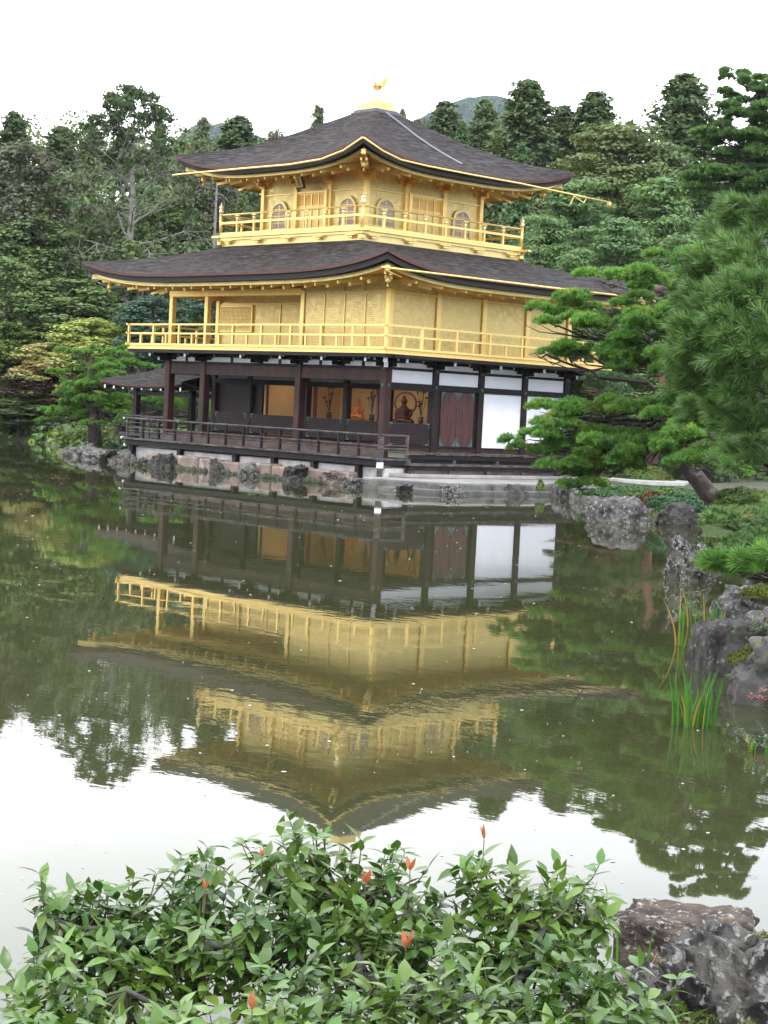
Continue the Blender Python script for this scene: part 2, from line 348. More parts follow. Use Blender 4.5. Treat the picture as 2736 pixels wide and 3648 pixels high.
ph.tube([c + Vector(v) for v in ((0.02, .14, 13.84), (0.02, .06, 13.85), (0.02, -.04, 13.88), (0.02, -.12, 13.97), (0.02, -.16, 14.08), (.02, -.18, 14.18), (.02, -.20, 14.24), (.02, -.26, 14.25), (.02, -.33, 14.22))], [.02, .08, .09, .07, .04, .032, .035, .02, .003], 10)
PH = ph.build('phoenix', GOLDB, PAV, smooth=True)
def blade(pts, wd, nrm=(1, 0, 0)):
    """thin pointed feather along pts"""
    mb = MB(); pts = [Vector(p) for p in pts]; n = len(pts); nr = Vector(nrm).normalized(); vs = []
    for i, p in enumerate(pts):
        d = (pts[min(i + 1, n - 1)] - pts[max(i - 1, 0)]).normalized(); s_ = d.cross(nr).normalized() * wd * (math.sin(PI * min(.97, .12 + .85 * i / (n - 1))) ** .7)
        vs += [p - s_ + nr * .004, p + s_ + nr * .004, p + s_ - nr * .004, p - s_ - nr * .004]
    fs = []
    for i in range(n - 1):
        for k_ in range(4): fs.append((i * 4 + k_, i * 4 + (k_ + 1) % 4, (i + 1) * 4 + (k_ + 1) % 4, (i + 1) * 4 + k_))
    fs += [(3, 2, 1, 0), tuple((n - 1) * 4 + k_ for k_ in range(4))]
    return mb.add(vs, fs)
tl = MB()
for k_ in range(5):
    o_ = (k_ - 2) * .035
    q = blade([c + Vector((o_ * .3, .1, 13.86)), c + Vector((o_, .22, 13.98)), c + Vector((o_ * 1.5, .30, 14.14)), c + Vector((o_ * 1.8, .33, 14.33 - abs(o_)))], .05, (1, 0, 0))
    tl.add(q.v, q.f)
tl.build('tail_feathers', GOLDB, PH)
for sx in (-1, 1):
    wg = MB()
    for k_ in range(5):
        q = blade([c + Vector((sx * .06, .02 + k_ * .02, 13.9)), c + Vector((sx * (.18 + .02 * k_), -.06 + k_ * .05, 13.93 - .01 * k_)), c + Vector((sx * (.30 - .02 * k_), -.12 + k_ * .09, 13.9 - .045 * k_))], .04, (0, .5, 1))
        wg.add(q.v, q.f)
    wg.build('wing', GOLDB, PH)
# ---- third storey
zf3 = 8.37
BD = MB().box(B3[0] + .03, B3[1] - .03, B3[2] + .03, B3[3] - .03, 8.0, 10.95)
W3 = BD.build('upper_storey_wall', GOLD, PAV)
def posts(xs_ys, z0, z1, sz, m_, name, parent, bev=.012):
    for x, y in xs_ys: MB().box(x - sz / 2, x + sz / 2, y - sz / 2, y + sz / 2, z0, z1).build(name, m_, parent, bevel=bev)
s3 = (B3[1] - B3[0]) / 3
pc = [(B3[0] + i * s3, B3[2]) for i in range(4)] + [(B3[1], B3[2] + i * s3) for i in range(1, 4)] + [(B3[0], B3[2] + i * s3) for i in range(1, 4)] + [(B3[0] + i * s3, B3[3]) for i in (1, 2)]
posts(pc, zf3, 10.12, .17, GOLDB, 'column', W3)
mb = MB()
for z0, z1, pr in ((9.83, 9.87, .03), (8.37, 8.50, .05), (8.62, 8.66, .03)): mb.box(B3[0] - pr, B3[1] + pr, B3[2] - pr, B3[3] + pr, z0, z1)
mb.build('wall_rail', GOLDB, W3)
def bracket3(x, y, dx, dy):
    mb = MB(); sx = (abs(dy) * 1.0); sy = abs(dx)
    z = 10.10
    mb.box(x - .13, x + .13, y - .13, y + .13, z, z + .1)
    for k_, (l, zz) in enumerate(((.28, .13), (.42, .27))):
        for (ax, ay) in ((1, 0), (0, 1)):
            mb.bar((x - ax * l + dx * 0, y - ay * l, z + zz), (x + ax * l, y + ay * l, z + zz), .09, .10)
            for q in (-1, 1): mb.bar((x + q * ax * (l + .0) , y + q * ay * l, z + zz - .07), (x + q * ax * (l + .0), y + q * ay * l, z + zz + .07), .13, .13)
    return mb.build('bracket', GOLDD, W3)
for x, y in pc[:7] + pc[7:9]: bracket3(x, y, 0, 0)
def cusped(hw, z0, z1, n=10):
    """bell-shaped window outline (x,z)"""
    pts = [(-hw * 1.06, z0), (-hw, z0 + .25), (-hw, z0 + (z1 - z0) * .60)]
    for i in range(1, n):
        a = PI * i / n; r = 1 + .06 * abs(math.sin(2.5 * a)) - .05
        pts.append((-hw * math.cos(a) * r, z0 + (z1 - z0) * .60 + (z1 - z0) * .38 * math.sin(a) * r))
    pts += [(hw, z0 + (z1 - z0) * .60), (hw, z0 + .25), (hw * 1.06, z0)]
    return pts
def window3(cx, cy, dirx, diry):
    """dir = outward normal; frame, lining, bars"""
    tx, ty = -diry, dirx
    def T(u, z, o): return (cx + tx * u + dirx * o, cy + ty * u + diry * o, z)
    outl = cusped(.46, 8.60, 9.66); inn = cusped(.37, 8.62, 9.56); n = len(outl)
    fr = MB(); v = [T(u, z, .05) for u, z in outl] + [T(u, z, .05) for u, z in inn] + [T(u, z, -.02) for u, z in inn] + [T(u, z, -.02) for u, z in outl]
    f = []
    for i in range(n - 1):
        f += [(i, i + 1, n + i + 1, n + i), (n + i, n + i + 1, 2 * n + i + 1, 2 * n + i), (3 * n + i, 3 * n + i + 1, i + 1, i)]
    fr.add(v, f); F_ = fr.build('window', GOLD, W3)
    pn = MB(); pn.add([T(u, z, .008) for u, z in inn], [tuple(range(n))]); pn.build('window_lining', WINPAP, F_)
    br = MB()
    for i in range(-5, 6):
        u = i * .065
        if abs(u) < .34:
            h = 9.50 - .28 * (u / .37) ** 2 * 1.0 - (.05 if abs(u) > .25 else 0)
            wd = .030 if i == 0 else .007
            br.box(0, 0, 0, 0, 0, 0) if False else br.bar(T(u, 8.63, .02), T(u, h, .02), wd, wd * .8)
    for z in (8.85, 9.09, 9.33): br.bar(T(-.36, z, .025), T(.36, z, .025), .02, .02)
    br.build('window_bars', GOLDB, F_)
def door3(cx, cy, dirx, diry):
    tx, ty = -diry, dirx
    def T(u, z, o): return (cx + tx * u + dirx * o, cy + ty * u + diry * o, z)
    d = MB().bar(T(-.74, 9.15, .045), T(.74, 9.15, .045), 0.03, 1.3); D_ = d.build('door', GOLD, W3)
    fr = MB()
    for u in (-.80, .80): fr.bar(T(u, 8.45, .09), T(u, 9.90, .09), .13, .13)
    fr.bar(T(-.8, 9.84, .085), T(.8, 9.84, .085), .1, .07)
    for u in (-.37, 0, .37, -.72, .72): fr.bar(T(u, 8.50, .075), T(u, 9.80, .075), .05, .04)
    for z in (8.52, 8.9, 8.96, 9.3, 9.36, 9.78): fr.bar(T(-.73, z, .072), T(.73, z, .072), .035, .035)
    fr.build('door_frame', GOLDB, D_)
    lt = MB()
    for i in range(27): u = -.7 + 1.4 * i / 26; lt.bar(T(u, 9.37, .065), T(u, 9.76, .065), .014, .014)
    for i in range(8): z = 9.40 + .05 * i; lt.bar(T(-.7, z, .068), T(.7, z, .068), .012, .012)
    lt.build('door_lattice', GOLDD, D_)
mc = (B3[0] + B3[1]) / 2; my = (B3[2] + B3[3]) / 2
for u in (-s3, s3): window3(mc + u, B3[2], 0, -1); window3(B3[1], my + u, 1, 0); window3(B3[0], my + u, -1, 0)
door3(mc, B3[2], 0, -1); door3(B3[1], my, 1, 0); door3(B3[0], my, -1, 0)
# name plaque hung under the south eave
pq = MB(); A_ = Matrix.Rotation(R_(22), 3, 'X')
def PT(u, v, o): return tuple(Vector((-6.10, 1.05, 10.22)) + A_ @ Vector((u, -o, v)))
pq.add([PT(-.22, -.30, .03), PT(.22, -.30, .03), PT(.22, .30, .03), PT(-.22, .30, .03), PT(-.22, -.30, -.03), PT(.22, -.30, -.03), PT(.22, .30, -.03), PT(-.22, .30, -.03)],
       [(0, 1, 2, 3), (7, 6, 5, 4), (0, 4, 5, 1), (1, 5, 6, 2), (2, 6, 7, 3), (3, 7, 4, 0)])
PQ = pq.build('name_plaque', PLQ, PAV)
fr = MB()
for (u0, v0, u1, v1) in ((-.15, -.23, .15, -.23), (-.15, .23, .15, .23), (-.15, -.23, -.15, .23), (.15, -.23, .15, .23)): fr.bar(PT(u0, v0, .04), PT(u1, v1, .04), .022, .02)
fr.add([PT(-.15, -.23, .034), PT(.15, -.23, .034), PT(.15, .23, .034), PT(-.15, .23, .034)], [(0, 1, 2, 3)])
fr.build('plaque_frame', GOLDB, PQ)
try:
    cu = bpy.data.curves.new('plaque_lettering', 'FONT'); cu.body = '究\n竟\n頂'; cu.size = .16; cu.align_x = 'CENTER'; cu.space_line = .82; cu.extrude = .002
    to = bpy.data.objects.new('tmp', cu); COL.objects.link(to); bpy.context.view_layer.update()
    me = bpy.data.meshes.new_from_object(to.evaluated_get(bpy.context.evaluated_depsgraph_get())); bpy.data.objects.remove(to)
    zs = [v.co.y for v in me.vertices]; mid = (max(zs) + min(zs)) / 2
    for v in me.vertices: v.co = Vector(PT(v.co.x, v.co.y - mid, .042 + v.co.z))
    me.materials.clear(); me.materials.append(PLQ); link('plaque_lettering', me, PQ)
except Exception as ex: print('text', ex)
MB().bar((-6.10, 1.15, 10.62), (-6.10, .98, 10.44), .02, .02).build('plaque_hanger', GOLDD, PQ)
# ---- third storey balcony
rr = (-9.67, -2.05, .48, 8.10)
mb = MB(); mb.box(rr[0] - .06, rr[1] + .06, rr[2] - .06, rr[3] + .06, 8.29, 8.37)
for sx, x in ((-1, rr[0]), (1, rr[1])):
    for y in (rr[2] - .02, rr[3] + .02): mb.box(min(x, x + sx * .42), max(x, x + sx * .42), y - .07, y + .07, 8.282, 8.362)
B3B = mb.build('upper_balcony', GOLDB, PAV, bevel=.008)
mb = MB(); mb.box(rr[0], rr[1], rr[2], rr[3], 8.20, 8.289); mb.box(rr[0] + .06, rr[1] - .06, rr[2] + .06, rr[3] - .06, 7.80, 8.199); mb.box(rr[0] + .02, rr[1] - .02, rr[2] + .02, rr[3] - .02, 7.80, 7.99)
mb.build('balcony_skirt', GOLD, B3B)
def orn(x, y, tx, ty, nx, ny):
    mb = MB()
    def T(u, z, o): return (x + tx * u + nx * o, y + ty * u + ny * o, z)
    mb.bar(T(-.10, 8.09, .04), T(.10, 8.09, .04), .09, .06); mb.bar(T(-.20, 8.155, .05), T(.20, 8.155, .05), .1, .045)
    for u in (-.2, 0, .2): mb.bar(T(u, 8.14, .05), T(u, 8.19, .05), .07, .12)
    mb.build('cloud_bracket', GOLDB, B3B, bevel=.01)
for i in range(5):
    t = rr[0] + .5 + (rr[1] - rr[0] - 1.0) * i / 4; u = rr[2] + .5 + (rr[3] - rr[2] - 1.0) * i / 4
    orn(t, rr[2], 1, 0, 0, -1); orn(rr[1], u, 0, 1, 1, 0); orn(rr[0], u, 0, 1, -1, 0)
for x, y, sx, sy in ((rr[0], rr[2], -1, -1), (rr[1], rr[2], 1, -1), (rr[1], rr[3], 1, 1)):
    MB().box(x - .09, x + .09, y - .09, y + .09, 8.03, 8.16).box(x - .14, x + .14, y - .05, y + .05, 8.17, 8.2).box(x - .05, x + .05, y - .14, y + .14, 8.172, 8.202).build('cloud_bracket', GOLDB, B3B, bevel=.015)
RC = [(rr[0], rr[2]), (rr[1], rr[2]), (rr[1], rr[3]), (rr[0], rr[3])]
KNOB = mat('pale_gold_cap', (.95, .82, .45), .25, .5)
for q in range(4):
    (x0, y0), (x1, y1) = RC[q], RC[(q + 1) % 4]; d = Vector((x1 - x0, y1 - y0, 0)).normalized()
    mb = MB(); mb.tube([(x0, y0, 9.10), (x1, y1, 9.10)], .032, 8); mb.bar((x0, y0, 8.81), (x1, y1, 8.81), .06, .08); mb.bar((x0, y0, 8.42), (x1, y1, 8.42), .09, .09)
    rl = mb.build('balcony_railing', GOLDB, B3B)
    for i in range(1, 8):
        x, y = x0 + (x1 - x0) * i / 8, y0 + (y1 - y0) * i / 8
        p_ = MB().box(x - .035, x + .035, y - .035, y + .035, 8.46, 8.90).build('railing_post', GOLDB, rl)
        MB().lathe((x, y, 8.88), [(.035, 0), (.06, .03), (.065, .08), (.045, .12), (.03, .13)], 8).build('post_cap', KNOB, rl, smooth=True)
        MB().bar(Vector((x, y, 9.055)) - d * .11, Vector((x, y, 9.055)) + d * .11, .06, .035).build('rail_saddle', GOLDB, rl)
for x, y in RC:
    o_ = MB().tube([(x, y, 8.36), (x, y, 9.20)], .062, 12).build('corner_post', GOLDB, B3B, smooth=True)
    MB().lathe((x, y, 9.18), [(.075, 0), (.09, .02), (.085, .10), (.06, .14), (.08, .17), (.085, .21), (.05, .26), (.02, .34), (.005, .40)], 12).build('post_cap', KNOB, o_, smooth=True)
# ---- second storey
z2 = 4.34
mb = MB(); mb.box(-2 * b + .0, -.04, .04, N_ - .04, z2, 6.95); mb.box(W_ + .04, -2 * b, by + .02, N_ - .04, z2, 6.95)
W2 = mb.build('middle_storey_wall', GOLD, PAV)
MB().box(W_ - .05, -2 * b + .0, -.05, by, 6.36, 6.42).build('veranda_ceiling', mat('painted_ceiling', (.30, .16, .14), .6, c2=(.55, .36, .14), ns=1.5), W2)
MB().box(W_ - .1, -2 * b - .05, -.11, .09, 6.16, 6.38).box(W_ - .1, W_ + .1, .091, by, 6.16, 6.38).build('header_beam', GOLDB, W2, bevel=.01)
posts([(W_, 0), (-4.5 * b, 0), (W_, by), (-2 * b, 0.01), (0, 0), (0, by), (0, 2 * by), (0, 3 * by), (0, N_), (W_, 2 * by), (W_, 3 * by), (W_, N_)], z2, 6.32, .19, GOLDB, 'column', W2)
mb = MB(); mb.box(-.01, .035, 0.1, N_, 6.20, 6.26); mb.box(-2 * b, 0, -.035, .01, 6.20, 6.26); mb.box(-.01, .05, .1, N_, z2, z2 + .09); mb.box(-2 * b, -.1, -.05, .01, z2, z2 + .09)
mb.box(W_, -2 * b, by - .03, by + .03, 6.02, 6.08); mb.build('wall_rail', GOLDB, W2)
# slatted shutters on the south wall
for i in range(4):
    x0 = -2 * b + .12 + i * (2 * b - .2) / 4; x1 = x0 + (2 * b - .2) / 4 - .05
    sh = MB().box(x0, x1, -.02, .03, z2 + .1, 6.18).build('slatted_shutter', GOLD, W2)
    mb = MB()
    for k_ in range(30):
        z = z2 + .16 + k_ * .066; mb.box(x0 + .03, x1 - .03, -.045, -.021, z, z + .034)
    mb.build('slats', GOLD, sh)
    MB().box(x1 + .0, x1 + .05, -.06, .0, z2 + .1, 6.18).build('shutter_stile', GOLDB, sh)
# faint horizontal board joints of the east wall are part of each panel
for i in range(4):
    y0 = i * by + .13; y1 = (i + 1) * by - .13
    MB().box(-.03, .012, y0, y1, z2 + .12, 6.17).build('wall_panel', GOLD, W2)
# veranda wall: lattice window and sliding doors
fr = MB().box(-11.62, -9.66, by - .06, by + .02, 5.02, 5.08).box(-11.62, -9.66, by - .06, by + .02, 5.95, 6.01).box(-11.62, -11.55, by - .061, by + .02, 5.08, 5.95).box(-9.73, -9.66, by - .061, by + .02, 5.08, 5.95)
LW = fr.build('lattice_window', GOLDB, W2)
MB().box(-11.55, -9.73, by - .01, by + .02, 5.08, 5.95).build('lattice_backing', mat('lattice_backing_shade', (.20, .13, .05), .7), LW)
mb = MB()
for i in range(18): z = 5.10 + i * .05; mb.box(-11.55, -9.73, by - .045, by - .02, z, z + .02)
for i in range(24): x = -11.53 + i * .078; mb.box(x, x + .02, by - .05, by - .021, 5.08, 5.95)
mb.build('lattice', GOLDB, LW)
for x0, x1 in ((-9.5, -8.1), (-8.02, -6.5), (-6.42, -4.5)):
    d_ = MB().box(x0, x1, by - .03, by + .019, z2 + .05, 6.01).build('sliding_door', GOLD, W2)
    MB().box(x1, x1 + .07, by - .06, by, z2 + .02, 6.01).build('door_stile', GOLDB, d_)
# ---- second storey balcony
e = 1.14
mb = MB().box(W_ - e, e, -e, N_ + e, 4.20, 4.27); mb.box(W_ - e + .05, e - .05, -e + .05, N_ + e - .05, 4.271, 4.339)
FL2 = mb.build('middle_balcony', GOLDB, PAV, bevel=.008)
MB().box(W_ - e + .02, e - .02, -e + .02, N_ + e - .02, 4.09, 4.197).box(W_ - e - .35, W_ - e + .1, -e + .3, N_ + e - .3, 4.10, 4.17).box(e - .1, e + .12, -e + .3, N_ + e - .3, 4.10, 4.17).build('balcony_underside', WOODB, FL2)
rc = [(W_ - e, -e), (e, -e), (e, N_ + e), (W_ - e, N_ + e)]
rc = [(x + (.03 if x < -5 else -.03), y + (.03 if y < 0 else -.03)) for x, y in rc]
for q in range(4):
    (x0, y0), (x1, y1) = rc[q], rc[(q + 1) % 4]; d = Vector((x1 - x0, y1 - y0, 0)).normalized(); o_ = d * .13
    dz = .004 * q
    a, c_ = Vector((x0, y0, 0)) - o_, Vector((x1, y1, 0)) + o_
    mb = MB(); mb.bar(a + Vector((0, 0, 5.09 + dz)), c_ + Vector((0, 0, 5.09 + dz)), .075, .06); mb.bar(a + Vector((0, 0, 4.77 + dz)), c_ + Vector((0, 0, 4.77 + dz)), .07, .06); mb.bar(a + Vector((0, 0, 4.375 + dz)), c_ + Vector((0, 0, 4.375 + dz)), .09, .07)
    rl = mb.build('balcony_railing', GOLDB, FL2)
    n = 9 if q % 2 == 0 else 7
    for i in range(n + 1):
        x, y = x0 + (x1 - x0) * i / n, y0 + (y1 - y0) * i / n
        if 0 < i < n or q in (0, 2): MB().box(x - .04, x + .04, y - .04, y + .04, 4.341, 5.06).build('railing_post', GOLDB, rl)
        if i < n:
            for fq in ((.5,) if q != 3 else (.33, .66)):
                x, y = x0 + (x1 - x0) * (i + fq) / n, y0 + (y1 - y0) * (i + fq) / n; MB().box(x - .035, x + .035, y - .035, y + .035, 4.341, 4.74).build('short_post', GOLDB, rl)
# ---- brackets under the balcony
def bracket1(x, y, nx, ny):
    mb = MB(); wt = MB(); tx, ty = -ny, nx
    def T(u, z, o): return Vector((x + tx * u + nx * o, y + ty * u + ny * o, z))
    mb.bar(T(0, 3.90, 0), T(0, 3.90, .52), .11, .13); mb.bar(T(0, 4.04, 0), T(0, 4.04, .92), .11, .11)
    mb.bar(T(-.62, 4.06, .1), T(.62, 4.06, .1), .10, .10); mb.bar(T(-.42, 3.93, .1), T(.42, 3.93, .1), .10, .09)
    for o, z in ((.42, 4.0), (.82, 4.0)): mb.bar(T(-.10, z - .02, o), T(.10, z - .02, o), .16, .07)
    for u in (-.5, -.26, .26, .5): mb.bar(T(u - .06, 3.995, .12), T(u + .06, 3.995, .12), .14, .05)
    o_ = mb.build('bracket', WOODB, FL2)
    wt.bar(T(0, 3.89, .53), T(0, 3.89, .545), .10, .12); wt.bar(T(0, 4.02, .93), T(0, 4.02, .95), .10, .12)
    wt.bar(T(-.02, 4.04, .86), T(.12, 4.07, .88), .03, .03)
    for u in (-.63, .63): wt.bar(T(u, 4.06, .1), T(u * 1.02, 4.06, .1), .09, .09)
    wt.build('painted_tip', WHITEP, o_)
for x in (W_, -4.5 * b, -3 * b, -2 * b, -b, 0): bracket1(x, 0, 0, -1)
for x in (W_ + b * .5,): pass
for i in range(5): bracket1(0, i * by, 1, 0); bracket1(W_, i * by, -1, 0)
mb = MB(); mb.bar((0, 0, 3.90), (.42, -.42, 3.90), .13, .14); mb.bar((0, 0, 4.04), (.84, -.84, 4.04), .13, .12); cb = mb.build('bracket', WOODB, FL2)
MB().bar((.43, -.43, 3.88), (.45, -.45, 3.88), .13, .16).bar((.85, -.85, 4.03), (.87, -.87, 4.03), .14, .18).build('painted_tip', WHITEP, cb)
# ---- ground storey
GS = MB().box(W_ - .1, .08, -.08, N_ + .1, 1.14, 1.279).build('ground_floor', WOODR, PAV)
for x in (W_, -4.5 * b, -2 * b, 0): MB().box(x - .14, x + .14, -.14, .14, .93, 3.87).build('column', WOODR, GS, bevel=.02)
for x, y in [(k_ * b * -1, by) for k_ in (1, 2, 3, 4.5, 5.5)] + [(W_, 2 * by), (W_, 3 * by), (W_, N_), (-3 * b, N_)]: MB().box(x - .12, x + .12, y - .12, y + .12, 1.28, 3.87).build('column', WOOD, GS, bevel=.02)
for y in (by, 2 * by, 3 * by, N_): MB().box(-.13, .13, y - .13, y + .13, .9, 3.9).build('column', WOOD, GS, bevel=.02)
MB().box(W_ - .16, .16, -.09, .09, 3.36, 3.75).build('south_beam', WOODR, GS, bevel=.015)
mb = MB().box(W_ - .2, .2, -.10, .10, 3.752, 3.83); mb.box(-.10, .10, .102, N_, 3.745, 3.83); mb.box(W_ - .1, W_ + .1, .102, N_, 3.745, 3.83); mb.box(-.11, .11, .145, N_ - .14, 3.15, 3.34)
mb.box(W_, -.12, by - .1, by + .1, 3.12, 3.30); mb.box(-.12, .12, .145, N_ - .14, 1.281, 1.32); mb.box(W_ - .09, W_ + .09, by + .12, N_, 3.15, 3.34)
mb.box(W_ - .1, .1, -.1, .1, 4.00, 4.088); mb.box(-.1, .1, .101, N_, 4.0, 4.087); mb.build('tie_beam', WOODB, GS)
# white upper strips with struts
for (xa, xb) in ((W_, -4.5 * b), (-4.5 * b, -3 * b), (-3 * b, -2 * b), (-2 * b, -b), (-b, 0)): MB().box(xa + .14, xb - .14, -.04, .04, 3.832, 3.999).build('plaster_panel', WHITE, GS)
for i in range(4):
    y0, y1 = i * by + .14, (i + 1) * by - .14
    MB().box(-.05, .05, y0, y1, 3.832, 3.999).build('plaster_panel', WHITE, GS)
    MB().box(-.05, .05, y0, y1, 3.341, 3.743).build('plaster_panel', WHITE, GS)
    MB().box(W_ - .05, W_ + .05, y0, y1, 3.341, 3.743).build('plaster_panel', WHITE, GS)
for i in (2, 3): MB().box(-.05, .05, i * by + .12, (i + 1) * by - .12, 1.321, 3.149).build('plaster_panel', WHITE, GS)
for x in (-4.5 * b + b * .75, -3 * b, -2.5 * b, -1.5 * b, -b, -.5 * b, -5 * b): MB().box(x - .06, x + .06, -.07, .07, 3.831, 4.0).build('strut', WOODB, GS)
for (xa, xb) in ((W_, -4.5 * b), (-4.5 * b, -3 * b), (-3 * b, -2 * b), (-2 * b, -b), (-b, 0)): MB().box(xa + .12, xb - .12, by - .03, by + .05, 3.302, 3.8).build('plaster_panel', mat('aged_grey_plaster', (.42, .41, .42), .8) if 'aged_grey_plaster' not in bpy.data.materials else bpy.data.materials['aged_grey_plaster'], GS)
# veranda ceiling
MB().box(W_ + .1, -.1, .1, by - .1, 3.84, 3.88).build('veranda_ceiling', WOOD, GS)
# inner room shell: back, side, floor, ceiling
mb = MB().box(-8.95, -.12, 5.9, 6.0, 1.28, 3.84); mb.box(-8.98, -8.90, by + .13, 5.9, 1.28, 3.84); mb.box(-.13, -.055, by + .13, 5.9, 1.28, 3.84)
mb.build('gilded_inner_wall', GOLDI, GS)
MB().box(-8.9, -.14, by + .1, 5.9, 3.86, 3.90).build('room_ceiling', GOLDI, GS)
MB().box(-8.7, -.3, 4.3, 5.88, 1.29, 1.92).build('altar_platform', WOODB, GS, bevel=.02)
MB().box(W_ + .1, -8.99, by + .04, by + .10, 1.29, 3.12).box(W_ + .05, W_ + .1, by + .12, N_, 1.29, 3.14).box(W_, -.1, N_ - .05, N_ + .02, 1.28, 3.8).build('dark_plank_wall', WOOD, GS)
for x in (-8.93, -10.4, -7.0, -6.2, -2.9): MB().box(x - .05, x + .05, by + .16, by + .26, 1.28, 3.12).build('door_post', mat('vermilion_post', (.16, .03, .02), .5) if 'vermilion_post' not in bpy.data.materials else bpy.data.materials['vermilion_post'], GS)
# half-height lattice shutters with bronze corners
def half_lattice(p0, p1):
    p0, p1 = Vector(p0), Vector(p1); d = (p1 - p0).normalized(); nrm = Vector((d.y, -d.x, 0)); L_ = (p1 - p0).length
    mb = MB(); mb.bar(p0 + Vector((0, 0, 1.70)), p1 + Vector((0, 0, 1.70)), .03, .68); o_ = mb.build('half_shutter', WOODB, GS)
    lt = MB(); n = int(L_ / .09)
    for i in range(n + 1): q = p0 + d * L_ * i / n + nrm * .022; lt.bar(q + Vector((0, 0, 1.37)), q + Vector((0, 0, 2.03)), .022, .016)
    for i in range(10): z = 1.38 + i * .072; lt.bar(p0 + nrm * .026 + Vector((0, 0, z)), p1 + nrm * .026 + Vector((0, 0, z)), .014, .02)
    lt.build('shutter_lattice', MESHW, o_)
    ft = MB()
    for q in (p0, p1):
        s_ = d if q is p0 else -d
        for z in (2.035, 1.365):
            ft.bar(q + nrm * .035 + Vector((0, 0, z)), q + s_ * .16 + nrm * .035 + Vector((0, 0, z)), .012, .05); ft.bar(q + s_ * .025 + nrm * .036 + Vector((0, 0, z)), q + s_ * .025 + nrm * .036 + Vector((0, 0, z + (-.14 if z > 2 else .14))), .05, .012)
    ft.build('bronze_corner', BRONZE, o_)
for xa, xb in ((W_, -4.5 * b), (-4.5 * b, -3 * b), (-3 * b, -2 * b), (-2 * b, -b), (-b, 0)): half_lattice((xa + .14, by - .06, 0), (xb - .14, by - .06, 0))
half_lattice((.03, .18, 0), (.03, by - .16, 0))
MB().box(-.12, .12, .14, by - .13, 3.10, 3.149).build('lintel', WOODB, GS)
# paired doors on the east side
dm = MB().box(-.06, .02, by + .13, 2 * by - .13, 1.321, 3.149).build('double_door', WOODB, GS)
for y0, y1 in ((by + .32, by + 1.07), (by + 1.11, by + 1.86)):
    hw = (y1 - y0) / 2; cy_ = (y0 + y1) / 2; P = []
    for i in range(9): a = PI * i / 8; P.append((cy_ + hw * math.cos(a), 2.93 + .19 * math.sin(a) ** .7))
    for i in range(9): a = PI + PI * i / 8; P.append((cy_ + hw * math.cos(a), 1.53 - .19 * abs(math.sin(a)) ** .7))
    n = len(P)
    lf = MB().add([(.021, y, z) for y, z in P] + [(.055, y, z) for y, z in P], [tuple(range(n, 2 * n))] + [(i, (i + 1) % n, (i + 1) % n + n, i + n) for i in range(n)])
    o_ = lf.build('door_leaf', mat('red_lacquered_door', (.085, .018, .014), .45, c2=(.028, .009, .009), ns=3.5, stretch=(1, 2.6, .35), lo=.38, hi=.62) if 'red_lacquered_door' not in bpy.data.materials else bpy.data.materials['red_lacquered_door'], dm)
    for (ys, sg) in ((y0, 1), (y1, -1)):
        for (z, sz) in ((3.13, -1), (1.34, 1)):
            ft = MB()
            a, c_ = sorted((ys, ys + sg * .20)); ft.box(.022, .062, a, c_, min(z, z + sz * .04), max(z, z + sz * .04))
            a, c_ = sorted((ys, ys + sg * .05)); ft.box(.023, .063, a, c_, min(z, z + sz * .26), max(z, z + sz * .26))
            a, c_ = sorted((ys, ys + sg * .12)); ft.box(.024, .061, a, c_, min(z, z + sz * .12), max(z, z + sz * .12)); ft.build('bronze_corner', BRONZE, o_)
MB().box(.02, .07, by + 1.075, by + 1.105, 1.33, 3.14).build('meeting_stile', WOODG, dm)
# decorative nail covers
mb = MB()
for y in (0, by, 2 * by, 3 * by, N_):
    for z in (3.245, 3.785): mb.lathe((0, 0, 0), [(.001, 0), (.001, .001)], 3) if False else mb.box(.135, .15, y - .045, y + .045, z - .045, z + .045)
for z in (3.245, 3.785): mb.box(-.045, .045, -.152, -.14, z - .045, z + .045)
mb.build('nail_covers', BRONZE, GS)
# south walkway on the pond side
mb = MB(); mb.box(W_ - 1.1, 1.0, -1.06, -.16, .87, .93)
DK = mb.build('pond_walkway', WOODG, PAV)
mb = MB(); mb.box(W_ - 1.1, 1.0, -1.10, -1.062, .68, .93); mb.box(.98, 1.08, -1.10, .0, .70, .932); mb.box(W_ - 1.14, W_ - 1.04, -1.06, 3.2, .70, .93)
mb.build('edge_beam', WOODB, DK, bevel=.01)
MB().box(W_ - 1.2, 1.16, -1.19, -1.105, .88, .95).build('edge_rail', WOODG, DK, bevel=.01)
MB().box(W_ - .1, .1, -.20, -.085, .935, 1.13).build('step_board', mat('pinkish_worn_board', (.11, .07, .062), .7, c2=(.06, .038, .035), ns=2, stretch=(1, 1, 4)), DK)
for x in (W_ - .9, -9.65, -6.44, -4.35, -2.28, -.1): MB().box(x - .1, x + .1, -1.0, -.8, .15, .72).build('support_post', WOODB, DK, bevel=.01)
MB().box(.98, 1.12, -1.12, -.98, .30, 1.62).build('corner_post', WOODG, DK, bevel=.01)
MB().box(.975, 1.125, -1.13, -1.122, .62, .80).box(1.122, 1.13, -1.12, -.98, .62, .80).build('painted_tip', WHITEP, DK)
mb = MB(); mb.tube([(W_ - 1.25, -1.05, 1.655), (1.2, -1.05, 1.655)], .035, 8); mb.bar((W_ - 1.15, -1.05, 1.33), (1.05, -1.05, 1.33), .05, .045); mb.bar((W_ - 1.15, -1.05, 1.21), (1.05, -1.05, 1.21), .04, .03)
rl = mb.build('walkway_railing', WOODG, DK)
